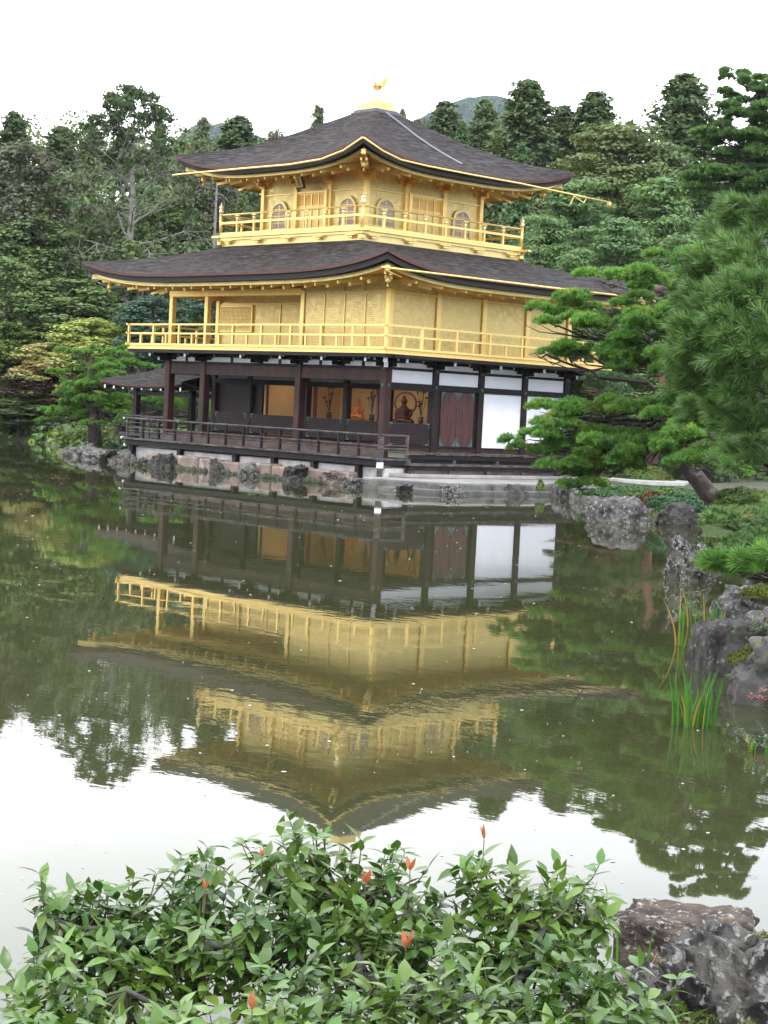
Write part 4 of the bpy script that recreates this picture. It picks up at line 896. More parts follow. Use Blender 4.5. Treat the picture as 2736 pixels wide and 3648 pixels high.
# dark rubble and weed along the waterline of the foundation
rng = np.random.default_rng(8); VV = []; FF = []; n0 = 0
for i in range(150):
    x = rng.uniform(-12.9, 1.3); y = -1.45 - .28 * rng.random(); s_ = rng.uniform(.05, .15); bm = bmesh.new(); bmesh.ops.create_icosphere(bm, subdivisions=1, radius=1)
    V = np.array([tuple(v.co) for v in bm.verts]) * (s_ * rng.uniform(.7, 1.4, 3)) * rng.uniform(.8, 1.25, (len(bm.verts), 1)) + np.array([x, y, rng.uniform(-.03, .05)]); F = np.array([[v.index for v in f.verts] for f in bm.faces]); bm.free(); VV.append(V); FF.append(F + n0); n0 += len(V)
tag(link('waterline_rubble', fast_mesh('waterline_rubble', np.concatenate(VV), np.concatenate(FF), mat('weedy_dark_stone', (.05, .048, .040), .9, c2=(.045, .060, .022), ns=2))), 'dark rubble and weed along the waterline below the foundation', 'rubble', kind='stuff')
# ================================================================ VEGETATION
def leafmat(name, c, c2=None, island=.35, trans=.25, rough=.6, objrand=.12, spec=.3, ns=.35, **k):
    return mat(name, c, rough, 0, c2=c2, ns=ns, lo=.4, hi=.6, det=3, island=island, trans=trans, objrand=objrand, spec=spec, **k)
LF = {'con': leafmat('dark_conifer_foliage', (0.092, 0.130, 0.062), (0.122, 0.165, 0.074), spec=.2), 'broad': leafmat('broadleaf_foliage', (0.138, 0.190, 0.064), (0.094, 0.137, 0.052)),
      'grey': leafmat('grey_brown_foliage', (0.147, 0.151, 0.092), (0.102, 0.105, 0.067)), 'sparse': leafmat('feathery_foliage', (0.120, 0.158, 0.078), (0.152, 0.190, 0.085)),
      'blue': leafmat('blue_green_foliage', (0.078, 0.140, 0.092), (0.056, 0.102, 0.068)), 'ygreen': leafmat('yellow_green_foliage', (0.154, 0.218, 0.045), (0.090, 0.154, 0.038)),
      'maple': leafmat('pale_maple_foliage', (0.50, 0.52, 0.17), (0.36, 0.43, 0.13), trans=.35), 'omaple': leafmat('orange_maple_foliage', (0.50, 0.38, 0.20), (0.36, 0.37, 0.14), trans=.35),
      'dred': leafmat('maroon_foliage', (0.096, 0.038, 0.038), (0.058, 0.058, 0.032)), 'lcone': leafmat('light_conifer_foliage', (0.096, 0.166, 0.058), (0.070, 0.128, 0.051)),
      'ypine': leafmat('yellowish_pine_foliage', (0.160, 0.192, 0.064), (0.115, 0.160, 0.058)), 'gpine': leafmat('green_pine_foliage', (0.142, 0.230, 0.076), (0.104, 0.178, 0.066))}
TRK = mat('grey_brown_bark', (.07, .055, .045), .9, c2=(.035, .028, .024), ns=3, bump=.8, bs=8, stretch=(1, 1, .3))
TRKR = mat('reddish_pine_bark', (.17, .075, .050), .9, c2=(.08, .045, .035), ns=3, bump=.8, bs=8)
PALE = mat('pale_grey_bark', (.24, .22, .20), .85, c2=(.15, .135, .125), ns=3, bump=.4, bs=10)
PINEB = mat('dark_pine_bark', (.060, .040, .034), .9, c2=(.028, .020, .018), ns=5, bump=1, bs=10, c3=(.13, .11, .10), ns3=3)
def unit(rng, n):
    v = rng.normal(size=(n, 3)); return v / np.linalg.norm(v, axis=1, keepdims=True)
def cards(C, size, rng, nb=None, asp=.55):
    """rhombic leaf sprays at centres C"""
    n = len(C); nrm = unit(rng, n)
    if nb is not None: nrm = nrm * .8 + nb; nrm /= np.linalg.norm(nrm, axis=1, keepdims=True)
    a = np.cross(nrm, unit(rng, n)); a /= np.linalg.norm(a, axis=1, keepdims=True) + 1e-9; c_ = np.cross(nrm, a)
    s = (size * rng.uniform(.6, 1.3, n))[:, None]; V = np.stack([C + a * s, C + c_ * s * asp + nrm * s * .12, C - a * s, C - c_ * s * asp + nrm * s * .12], 1)
    return V.reshape(-1, 3), np.arange(4 * n).reshape(n, 4)
def clump_pts(rng, cen, rad, n, up=.35, shell=.40):
    d = unit(rng, n); d[:, 2] = np.abs(d[:, 2]) * (1) * np.where(rng.random(n) < up + .45, 1, -1); r = shell + (1.12 - shell) * rng.random(n) ** .8
    return cen + d * rad * r[:, None], d
def crown(kind, seed, H=16.0, R=2.4):
    rng = np.random.default_rng(seed); P = []; N = []
    def clump(c, rad, n):
        p_, d = clump_pts(rng, np.array(c), np.array(rad), n); P.append(p_); N.append(d)
    if kind in ('con', 'lcone', 'sparse'):
        nl, per = {'con': (300, 85), 'lcone': (230, 90), 'sparse': (170, 60)}[kind]
        for i in range(nl):
            t = ((i + rng.random()) / nl) ** .85; z = H * (.22 + .77 * t); bulge = 1 + .28 * math.sin(i * .37 + seed) * math.sin(t * 17 + seed)
            pr = R * (1.15 * (1 - t) ** (.6 if kind != 'lcone' else .8) + .06) * rng.uniform(.6, 1.1) * bulge; a = i * 2.4 + rng.uniform(-.6, .6)
            s_ = (.2 + .8 * rng.random(per))[:, None]; wd = (.10 + .22 * np.sin(PI * np.minimum(s_ * .85, 1))) * min(1.0, .3 + pr * .45)
            dirn = np.array([math.cos(a), math.sin(a), .0]); rise = rng.uniform(-.05, .30)
            P_ = dirn * pr * s_ + np.array([0, 0, 1.0]) * (z + pr * rise * s_ - .18 * pr * s_ ** 2) + rng.normal(size=(per, 3)) * wd * np.array([1, 1, .55]); P.append(P_); N.append(np.tile(dirn * .5 + np.array([0, 0, .5]), (per, 1)) + .3 * unit(rng, per))
        size = .125
    elif kind in ('ypine', 'gpine'):
        zb = .52 if kind == 'ypine' else .38; k_ = 62
        for i in range(k_):
            t = (i + .5) / k_; z = H * (zb + (1 - zb) * t); env = math.sqrt(max(0, 1 - ((t - .25) / .78) ** 2)); a = rng.uniform(0, 2 * PI); q = rng.uniform(.25, .92)
            cr_ = R * rng.uniform(.30, .46); clump((R * env * q * math.cos(a), R * env * q * math.sin(a), z - cr_ * .3), (cr_ * 1.1, cr_ * 1.1, cr_ * .42), 260)
        size = .115
    else:
        zb = .25; k_ = 120 if kind == 'broad' else 100
        for i in range(k_):
            t = rng.random(); z = H * (zb + (1 - zb) * t); env = math.sqrt(max(.02, 1 - ((t - .42) / .6) ** 2)); a = rng.uniform(0, 2 * PI); q = rng.uniform(.3, 1.0) ** .6
            cr_ = R * rng.uniform(.22, .42); clump((R * env * q * math.cos(a), R * env * q * math.sin(a), z - cr_ * .4), (cr_, cr_, cr_ * .75), 150)
        size = .14
    P = np.concatenate(P); N = np.concatenate(N); N[:, 2] += .5
    V, F = cards(P, size, rng, N)
    tb = MB(); rr_ = random.Random(seed); zt = H * .93
    pts = [(.12 * R * noise.noise(Vector((seed, z * .2, 0))), .12 * R * noise.noise(Vector((seed, z * .2, 9))), z) for z in np.linspace(-.5, zt, 9)]
    tb.tube(pts, [.24 - .20 * i / 8 for i in range(9)], 7)
    for i in range(26 if kind in ('ypine', 'gpine', 'sparse') else 10):
        z = H * rr_.uniform(.3 if kind != 'ypine' else .46, .92); a = rr_.uniform(0, 6.28); l = R * rr_.uniform(.5, .95); b_ = pts[min(8, int(z / zt * 8))]
        tb.tube([(b_[0], b_[1], z), (b_[0] + l * .5 * math.cos(a), b_[1] + l * .5 * math.sin(a), z + .15), (b_[0] + l * math.cos(a + .2), b_[1] + l * math.sin(a + .2), z + l * .22)], [.06, .035, .01], 5)
    return V, F, tb
PROTO = {}
def proto(kind, var):
    if (kind, var) not in PROTO:
        base = {'blue': 'broad', 'ygreen': 'broad', 'maple': 'broad', 'omaple': 'broad', 'dred': 'broad', 'grey': 'broad'}.get(kind, kind)
        V, F, tb = crown(base, sum(map(ord, base)) + var * 17); me = fast_mesh('crown', V, F, LF[kind])
        tm = bpy.data.meshes.new('trunk'); tm.from_pydata(tb.v, [], tb.f); tm.materials.append(TRKR if kind == 'ypine' else (PINEB if kind == 'gpine' else TRK)); PROTO[(kind, var)] = (me, tm)
    return PROTO[(kind, var)]
TREES = [
(-56.2, 18.0, 16.8, 1.6, 'con', 'dark conifer cut by the left edge of the picture'),
(-55.2, 19.1, 18.9, 1.4, 'con', 'dark conifer with a spiky top at the far left skyline'),
(-44.4, 13.1, 15.9, 2.2, 'grey', 'rounded brown-grey broadleaf tree at the far left'),
(-60.1, 25.5, 19.3, 1.7, 'con', 'dark conifer on the skyline between the far left tree and the tall pale-limbed tree'),
(-53.7, 23.6, 19.2, 1.3, 'sparse', 'feathery conifer close to the left shoulder of the pale-limbed tree'),
(-52.5, 27.9, 19.8, 1.4, 'sparse', 'loose conifer just right of the tall pale-limbed tree'),
(-52.2, 31.1, 20.5, 1.4, 'sparse', 'narrow conifer with tiered top left of the upper roof tip'),
(-55.5, 36.4, 21.1, 2.0, 'con', 'dark conifer pair-like crown against the left hill'),
(-52.3, 36.9, 20.3, 1.2, 'grey', 'thin grey-brown tree near the upper roof left slope'),
(-47.2, 36.5, 21.6, 1.3, 'sparse', 'open-crowned conifer rising behind the left slope of the upper roof'),
(-42.3, 24.2, 16.9, 1.6, 'grey', 'grey-green rounded tree behind the left tip of the upper roof'),
(-42.0, 12.7, 11.7, 2.4, 'broad', 'deep green broadleaf below the brown-grey tree at far left'),
(-41.9, 21.6, 13.7, 2.0, 'broad', 'dark broadleaf filling the space left of the upper balcony'),
(-37.2, 11.9, 8.3, 2.5, 'broad', 'dense green tree above the yellow maples'),
(-31.0, 12.8, 7.4, 1.7, 'blue', 'blue-green pine beside the left end of the gilded balcony'),
(-38.5, 9.1, 9.1, 1.5, 'broad', 'mid green tree at the left edge halfway up'),
(-31.5, 16.6, 8.6, 1.5, 'blue', 'blue-green tree seen between the gilded veranda posts'),
(-37.2, 8.3, 5.8, 1.5, 'ygreen', 'yellow-green shrubby tree at the left edge above the pond'),
(-33.9, 11.2, 6.2, 1.9, 'maple', 'pale yellow-green maple left of the gilded balcony'),
(-34.8, 9.4, 4.9, 1.7, 'omaple', 'orange-tinged maple left of the yellow-green one'),
(-34.8, 8.7, 3.5, 1.5, 'dred', 'small maroon-leaved tree under the orange maple'),
(-34.6, 7.7, 2.1, 1.4, 'broad', 'low rounded green tree hanging over the left shore'),
(-46.5, 43.1, 22.3, 0.9, 'sparse', 'small conifer top just right of the roof crown'),
(-44.2, 42.7, 21.2, 1.2, 'grey', 'low grey-green tree on the skyline beneath the right hill'),
(-41.7, 42.4, 21.7, 1.8, 'con', 'bluish conifer right of the roof chain'),
(-31.0, 33.4, 18.9, 1.0, 'lcone', 'light green pointed conifer above the right slope of the upper roof'),
(-41.4, 45.7, 22.3, 1.4, 'con', 'conifer between the light green cone and the tallest dark one'),
(-35.4, 43.3, 22.6, 2.3, 'con', 'tall broad dark conifer right of the hill'),
(-35.3, 46.5, 21.5, 1.6, 'con', 'dark conifer joining the tall one on its right'),
(-33.9, 47.9, 22.4, 2.2, 'con', 'rounded dark conifer in the middle of the right skyline'),
(-35.0, 52.6, 22.0, 1.4, 'sparse', 'thin sparse tree in the dip of the right skyline'),
(-25.1, 45.7, 22.3, 2.3, 'con', 'tall dark conifer rising at the right beside the near pine'),
(-18.0, 41.6, 17.2, 2.2, 'con', 'dark conifer half hidden by the near pine'),
(-25.9, 33.0, 17.2, 1.1, 'lcone', 'light green rounded conifer touching the right eave of the upper roof'),
(-24.9, 40.0, 19.1, 3.2, 'ypine', 'rounded yellowish pine with a bare reddish trunk on the right slope'),
(-21.6, 40.5, 17.4, 1.9, 'broad', 'olive broadleaf right of the yellowish pine'),
(-19.8, 30.8, 14.6, 2.3, 'gpine', 'bright green pine with a straight trunk right of the gutter end'),
(-16.8, 34.0, 14.8, 2.3, 'gpine', 'green pine below and right of the yellowish pine'),
(-16.7, 25.3, 12.0, 1.7, 'gpine', 'green pine just right of the upper balcony'),
(-13.0, 26.4, 11.9, 1.9, 'gpine', 'low green pine behind the feathered top of the middle pine'),
(-9.4, 27.3, 11.2, 2.1, 'gpine', 'green pine mostly hidden by the near pine'),
(-10.3, 20.5, 9.8, 1.3, 'gpine', 'small rounded light green pine over the right end of the middle roof'),
(-4.5, 17.8, 7.5, 2.1, 'broad', 'dark green tree behind the layered pine on the right'),
(0.1, 17.0, 6.3, 2.1, 'broad', 'dark tree deep behind the near pine'),
(-0.3, 10.6, 4.2, 1.4, 'broad', 'shadowy green tree right of the white walls'),
]
NAMES = {'con': 'conifer', 'lcone': 'conifer', 'sparse': 'conifer', 'ypine': 'pine_tree', 'gpine': 'pine_tree', 'blue': 'pine_tree', 'maple': 'maple_tree', 'omaple': 'maple_tree'}
cnt = {}
for (x, y, top, R, k, lb) in TREES:
    cnt[k] = cnt.get(k, 0) + 1; me, tm = proto(k, cnt[k] % 2); g_ = G(x, y); hh = top - g_
    t_ = thing(NAMES.get(k, 'broadleaf_tree'), lb, 'tree', (x, y, g_), 'trees on the slope behind the pavilion', rz=cnt[k] * 1.7)
    sz = hh / 16 * (1.03 if k == 'con' else 1.0); sx = R * (1.75 if k == 'con' else 1.4 if k == 'lcone' else 1.2) / 2.4; t_.scale = (sx, sx, sz)
    link('crown', me, t_); link('trunk', tm, t_)
# ---- tall pale-limbed tree at the left
def branching(rr_, p, d, L_, r, depth, mb, tips, curl=.35):
    pts = [p]; n = 4; q = Vector(p); dd = Vector(d)
    for i in range(n):
        dd = (dd + Vector((rr_.uniform(-1, 1), rr_.uniform(-1, 1), rr_.uniform(-.6, .7))) * curl * .45).normalized(); q = q + dd * L_ / n; pts.append(q.copy())
    mb.tube(pts, [r * (1 - .55 * i / n) for i in range(n + 1)], 6 if depth > 1 else 4)
    if depth == 0: tips.append(q.copy()); return
    for k_ in range(4 if depth > 1 else 3):
        j = rr_.choice([2, 3, 4]); o_ = dd.orthogonal().normalized(); o_.rotate(Matrix.Rotation(rr_.uniform(0, 6.28), 3, dd)); nd = (dd * .75 + o_ * rr_.uniform(.5, .95)).normalized()
        branching(rr_, pts[j], nd, L_ * rr_.uniform(.5, .72), r * .48, depth - 1, mb, tips, curl)
rr_ = random.Random(11); mb = MB(); tips = []; bx, by_ = -40.0, 17.4; g_ = G(bx, by_)
tp = [Vector((0, 0, -.5)), Vector((.1, .1, 4)), Vector((-.1, 0, 8)), Vector((.05, .1, 11)), Vector((0, -.1, 14)), Vector((0, 0, 16.8 - g_ + .8))]
PT_ = thing('tall_tree', 'tall half-bare tree with pale grey spreading limbs and thin olive foliage left of the pavilion', 'tree', (bx, by_, g_))
tk = MB().tube(tp, [.25, .23, .20, .16, .10, .04], 9).build('trunk', PALE, PT_, smooth=True)
for i in range(34):
    z = 2.6 + 12.6 * (i / 33); a = i * 2.4 + rr_.uniform(-.4, .4); l = (3.3 if z < 10 else 3.3 - (z - 10) * .34) * rr_.uniform(.75, 1.1)
    branching(rr_, Vector((0, .05, z)), Vector((math.cos(a), math.sin(a), rr_.uniform(-.1, .45) if z < 9 else .5)).normalized(), max(.9, l), .095 - .004 * z, 2, mb, tips)
mb.build('limbs', PALE, PT_)
rng = np.random.default_rng(5); P = []; N = []
for q in tips:
    if rng.random() < .80:
        p_, d = clump_pts(rng, np.array(q), np.array([.34, .34, .20]), 28, shell=.1); P.append(p_); N.append(d)
for i in range(42):
    z = 13.2 + 3.9 * i / 41; a = rng.uniform(0, 6.28); r_ = rng.uniform(.2, 1.0) * 2.7 * math.sqrt(max(.05, 1 - ((z - 14.2) / 3.2) ** 2)); p_, d = clump_pts(rng, np.array([r_ * math.cos(a), r_ * math.sin(a), z]), np.array([.55, .55, .33]), 120, shell=.3); P.append(p_); N.append(d)
P = np.concatenate(P); N = np.concatenate(N); V, F = cards(P, .12, rng, N); link('foliage', fast_mesh('foliage', V, F, leafmat('olive_thin_foliage', (.085, .120, .045), (.065, .10, .04))), PT_)
# bare pale trunk seen beside the upper roof
bt = thing('bare_trunk', 'slender bare grey trunk with short twigs just left of the upper balcony', 'tree', (-35.9, 20.0, G(-35.9, 20.0))); mb = MB().tube([(0, 0, 0), (.05, 0, 6), (0, .05, 12.6)], [.13, .11, .05], 7)
for i in range(34):
    z = 4 + 8.3 * i / 34; a = i * 2.2; l = rr_.uniform(.4, 1.1); mb.tube([(0, 0, z), (l * math.cos(a), l * math.sin(a), z + rr_.uniform(-.1, .3))], [.02, .006], 4)
mb.build('trunk', PALE, bt)
# ---- woodland mass filling the slope, and undergrowth
rng = np.random.default_rng(77); P = []; N = []; MI = []
for i in range(2700):
    f = rng.uniform(99, 130); r = rng.uniform(-.27, .27) * f * 1.1; x, y = wp(r, f); g_ = 0.55 + max(0, f - 88) * .13
    hc = 9.0 + 2.6 * noise.noise(Vector((x * .22, y * .22, 0))) + (f - 99) * .20 + (.3 if r < -6 else .5 if r > 6 else 0)
    z = g_ + hc * (.15 + .82 * rng.random() ** .85); c_ = rng.uniform(.8, 1.7); p_, d = clump_pts(rng, np.array([x, y, z]), np.array([c_, c_, c_ * .7]), 110); P.append(p_); N.append(d); MI += [int(rng.integers(0, 6))] * 110
P = np.concatenate(P); N = np.concatenate(N); N[:, 2] += .5; V, F = cards(P, .20, rng, N)
tag(link('woodland', fast_mesh('woodland', V, F, None, mats=[LF['con'], LF['broad'], LF['grey'], LF['sparse'], LF['broad'], LF['gpine']], mi=MI)), 'dense mixed woodland filling the slope between the named trees', 'woodland', kind='stuff')
P = []; N = []; MI = []
for i in range(420):
    f = 88.6 + 10.4 * rng.random() ** 1.6; r = rng.uniform(-24, -3.5); x, y = wp(r, f); 
    if sdist(np.array([x]), np.array([y]))[0] < .3: continue
    c_ = rng.uniform(.4, .95); z = G(x, y) + rng.uniform(.0, .5) + max(0, f - 92) * .2 * rng.random()
    p_, d = clump_pts(rng, np.array([x, y, z]), np.array([c_, c_, c_ * .6]), 80); P.append(p_); N.append(d); MI += [int(rng.integers(0, 3))] * 80
for i in range(170):
    f = rng.uniform(76, 89); r = rng.uniform(-19.5, -11); x, y = wp(r, f)
    if sdist(np.array([x]), np.array([y]))[0] < .25 or (-21.2 < x < -14 and y < 2.6): continue
    c_ = rng.uniform(.25, .55); z = G(x, y) + rng.uniform(.0, .25)
    p_, d = clump_pts(rng, np.array([x, y, z]), np.array([c_, c_, c_ * .7]), 90); P.append(p_); N.append(d); MI += [int(rng.integers(1, 4))] * 90
for i in range(230):
    r = rng.uniform(2.5, 22); f = rng.uniform(70, 97); x, y = wp(r, f)
    if -16 < x < 2 and y < 13: continue
    c_ = rng.uniform(.6, 1.3); z = G(x, y) + rng.uniform(0, 2.8)
    p_, d = clump_pts(rng, np.array([x, y, z]), np.array([c_, c_, c_ * .7]), 80); P.append(p_); N.append(d); MI += [int(rng.integers(0, 3))] * 80
P = np.concatenate(P); N = np.concatenate(N); N[:, 2] += .5; V, F = cards(P, .17, rng, N)
tag(link('undergrowth', fast_mesh('undergrowth', V, F, None, mats=[LF['con'], LF['broad'], LF['gpine'], LF['ygreen']], mi=MI)), 'dark shrubby undergrowth beneath the trees along the shore', 'undergrowth', kind='stuff')
# ---- pine needle work
def needles(shoots, dirs, n, L_, w, rng, spread=.75, shoot=.5):
    """n needles per shoot; shoots (m,3), dirs (m,3) unit"""
    m = len(shoots); S_ = np.repeat(shoots, n, 0); D_ = np.repeat(dirs, n, 0); k = m * n
    S_ = S_ + D_ * (rng.random((k, 1)) * L_ * shoot); q = unit(rng, k); q -= D_ * np.sum(q * D_, 1, keepdims=True); q /= np.linalg.norm(q, axis=1, keepdims=True) + 1e-9
    d = D_ * rng.uniform(.35, 1.0, (k, 1)) + q * spread * rng.uniform(.5, 1.1, (k, 1)); d /= np.linalg.norm(d, axis=1, keepdims=True)
    sd_ = np.cross(d, unit(rng, k)); sd_ /= np.linalg.norm(sd_, axis=1, keepdims=True) + 1e-9; l = L_ * rng.uniform(.7, 1.1, (k, 1)); mid = S_ + d * l * .55 + np.array([0, 0, -.03]) * l
    V = np.stack([S_ - sd_ * w * .5, S_ + sd_ * w * .5, mid + sd_ * w * .5, S_ + d * l - np.array([0, 0, .10]) * l * rng.random((k, 1)), mid - sd_ * w * .5], 1).reshape(-1, 3)
    return V, np.arange(5 * k).reshape(k, 5)
NM = leafmat('pine_needles_bright', (.15, .30, .055), (.105, .22, .050), island=.3, trans=.25, objrand=0, rough=.5, ns=1.2, c3=(.24, .31, .05), ns3=1.6, lo3=.56, hi3=.66)
NMI = leafmat('pine_needles_islet', (.17, .32, .055), (.115, .24, .050), island=.3, trans=.25, objrand=0, ns=.9)
NMN = leafmat('pine_needles_near', (.135, .235, .065), (.095, .175, .050), island=.3, trans=.2, objrand=0, rough=.42, ns=2.2, spec=.5)
NMT = leafmat('pine_needles_tall', (.125, .23, .068), (.095, .175, .055), island=.3, trans=.2, objrand=0, ns=.8)
NMD = leafmat('pine_needles_shaded', (.085, .15, .06), (.11, .17, .065), island=.3, trans=.2, objrand=0)
def pad(rng, c, rx, rz, ry=None, dens=70, dome=.75):
    """tuft bases of one foliage pad built of small sub-clumps"""
    ry = ry or rx * .75; ns = max(4, int(rx * ry * 9)); B = []; D = []
    for i in range(ns):
        a = rng.uniform(0, 6.28); q = math.sqrt(rng.random()); sx, sy = rx * q * math.cos(a), ry * q * math.sin(a)
        sz = rz * (rng.uniform(-.55, 1.0)) * math.sqrt(max(.1, 1 - q * q * .85)); rs = rng.uniform(.5, 1.0) * min(.45, .22 + rx * .14)
        n = max(5, int(dens * rs * rs * 3.0)); d = unit(rng, n); d[:, 2] = np.abs(d[:, 2]) * .9 - .18
        off = RH_ * sx + FH_ * sy; base = np.array(c) + off + np.array([0, 0, sz]); B.append(base + d * np.array([rs, rs, rs * .55]) * rng.uniform(.45, 1, (n, 1)))
        o_ = off / (np.linalg.norm(off) + 1e-6) * q * .5; dd = d * .8 + np.array([0, 0, .6]) + o_; D.append(dd / np.linalg.norm(dd, axis=1, keepdims=True))
    return np.concatenate(B), np.concatenate(D)
RH_ = np.array(RH); FH_ = np.array(FH)
def limb(mb, a, c_, r0, r1, rr_, n=6, wob=.10, n2=7):
    a, c_ = Vector(a), Vector(c_); L_ = (c_ - a).length; pts = []
    for i in range(n + 1):
        t = i / n; p_ = a.lerp(c_, t); s_ = math.sin(PI * t) * L_ * wob
        pts.append(p_ + Vector((rr_.uniform(-1, 1), rr_.uniform(-1, 1), rr_.uniform(-1, .6))) * s_)
    mb.tube(pts, [r0 + (r1 - r0) * i / n for i in range(n + 1)], n2); return pts
def make_pine(name, label, trunk, tr, pads, nm, bark, seed, nl, nn, nw, dens, attach=None, spread=.75, group=None, ryf=.75, grow=1.0):
    rr_ = random.Random(seed); rng = np.random.default_rng(seed); base = Vector(trunk[0])
    T_ = thing(name, label, 'tree', tuple(base), group); loc = lambda p: Vector(p) - base
    MB().tube([loc(p) for p in trunk], tr, 10).build('trunk', bark, T_, smooth=True)
    mb = MB(); VV = []; FF = []; n0 = 0
    for i, (x, y, z, rx, rz) in enumerate(pads):
        rx *= grow; rz *= grow; c_ = Vector((x, y, z)); at_ = trunk[attach[i]] if attach else min(trunk[1:], key=lambda p: (Vector(p) - c_).length + abs(p[2] - z + .5) * .5)
        cb = loc(c_) - Vector((0, 0, rz * .45)); pts = limb(mb, loc(at_), cb, min(.085, .03 + .03 * rx), .02, rr_)
        for k_ in range(int(4 + rx * 5)):
            a = rr_.uniform(0, 6.28); q = rr_.uniform(.4, .95); e_ = cb + Vector(RH_ * rx * q * math.cos(a)) + Vector(FH_ * rx * ryf * q * math.sin(a)) + Vector((0, 0, rz * rr_.uniform(-.1, .5)))
            limb(mb, pts[rr_.choice([3, 4, 5, 6])], e_, .022, .006, rr_, 4, .12, 5)
        B, D = pad(rng, loc(c_), rx, rz, rx * ryf, dens); V, F = needles(B, D, nn, nl, nw, rng, spread); VV.append(V); FF.append(F + n0); n0 += len(V)
    mb.build('branches', bark, T_)
    link('needles', fast_mesh('needles', np.concatenate(VV), np.concatenate(FF), nm), T_); return T_
def cl_(l): return [tuple(q) for q in l]
# layered pine leaning over the right shore
make_pine('pine_tree', 'layered pine with bright green needle pads leaning from the right shore before the white walls',
    [(17.9, -5.0, .3), (17.3, -5.7, .95), (16.9, -6.3, 1.75), (17.4, -7.6, 2.3), (18.6, -8.6, 2.9), (19.6, -9.3, 3.8), (20.2, -9.8, 4.6), (20.8, -10.4, 5.3)], [.30, .22, .19, .17, .15, .12, .09, .05],
    [(16.81, -9.16, 5.55, .42, .15), (19.4, -10.2, 5.6, .8, .4), (19.9, -10.6, 4.3, .9, .45), (18.0, -10.3, 4.9, .8, .3), (17.0, -11.0, 3.85, .55, .14), (18.6, -10.6, 3.8, .8, .22), (19.9, -10.6, 3.6, .9, .35), (21.2, -11.2, 4.6, .9, .4), (17.3, -10.6, 2.6, .8, .18), (16.9, -11.2, 2.0, .6, .18), (18.0, -10.6, 1.85, .9, .3), (19.2, -10.2, 1.8, .9, .28), (20.1, -10.6, 2.75, .9, .3), (20.7, -10.8, 2.0, .9, .3), (22.3, -11.9, 2.3, .9, .3), (17.4, -11.0, 1.4, .5, .22), (17.8, -10.8, 1.15, .35, .2), (17.0, -11.1, 1.75, .5, .2), (18.4, -10.5, 1.45, .7, .25),
      (18.86, -9.9, 5.30, .85, .50), (17.2, -11.0, 4.55, .75, .24), (18.5, -10.5, 4.45, .95, .26), (17.67, -11.18, 3.86, .72, .17), (19.62, -10.55, 4.51, .75, .36), (22.01, -12.38, 5.55, .55, .22), (20.6, -11.4, 5.1, .8, .4),
     (18.1, -10.5, 2.68, 1.0, .22), (19.5, -9.6, 2.72, 1.05, .24), (17.4, -10.9, 2.18, .85, .26), (18.7, -10.2, 2.10, 1.1, .32), (17.7, -10.9, 1.58, .55, .30), (20.4, -9.9, 2.2, .9, .3), (21.65, -11.3, 2.16, .95, .33), (21.9, -11.6, 3.0, .9, .4), (21.2, -11.4, 3.8, .8, .4), (22.4, -12.0, 1.75, .8, .3)],
    NM, PINEB, 3, .125, 34, .012, 260, ryf=.8, grow=1.15)
make_pine('pine_tree', 'red-trunked pine with twisted limbs behind the layered pine, right of the white walls', [(4.9, 7.6, .5), (4.95, 7.5, 1.8), (4.98, 7.5, 2.9), (5.15, 7.6, 3.7), (5.0, 7.5, 4.4), (5.3, 7.9, 5.2)], [.20, .18, .16, .13, .10, .05],
    [(3.87, 6.3, 3.5, 1.3, .42), (4.4, 7.0, 4.6, 1.1, .4), (5.9, 8.3, 4.5, 1.2, .45), (3.6, 6.1, 2.4, 1.0, .35), (6.2, 8.8, 3.2, 1.2, .45), (5.2, 7.8, 5.5, 1.3, .4), (7.3, 9.4, 4.0, 1.2, .45), (6.6, 8.8, 5.8, 1.2, .4), (2.9, 5.6, 1.7, .8, .3), (5.3, 6.9, 1.7, .9, .3), (5.2, 6.9, 2.5, .9, .3)], NMD, TRKR, 4, .14, 26, .018, 120)
make_pine('pine_tree', 'cloud-pruned pine with thick dark trunk on the islet left of the fishing deck', [(-20.14, 2.5, .35), (-20.21, 2.37, 1.55), (-20.38, 2.19, 2.6), (-20.3, 2.2, 3.3), (-20.34, 2.22, 4.0)], [.30, .24, .19, .13, .06],
    [(-20.79, 1.74, 4.05, .75, .30), (-20.4, 2.1, 4.25, .5, .25), (-20.5, 2.0, 2.75, 1.2, .25), (-20.3, 2.3, 2.0, 1.3, .25), (-19.3, 3.2, 2.2, .9, .25), (-20.9, 1.5, 1.45, .9, .22), (-20.0, 2.6, 3.15, 1.2, .25), (-20.01, 2.59, 3.45, 1.0, .24), (-20.9, 1.62, 3.15, .9, .26), (-19.86, 2.75, 2.88, 1.15, .22), (-21.01, 1.5, 2.44, 1.1, .26), (-20.11, 2.48, 2.30, 1.0, .22), (-20.86, 1.67, 1.72, 1.1, .26), (-19.83, 2.78, 1.75, 1.1, .24), (-21.5, 1.0, 1.3, .45, .18), (-20.01, 2.59, 1.22, .7, .15), (-20.46, 2.1, 3.75, .75, .24), (-19.2, 3.3, 1.3, .6, .2)],
    NMI, PINEB, 5, .14, 20, .024, 120)
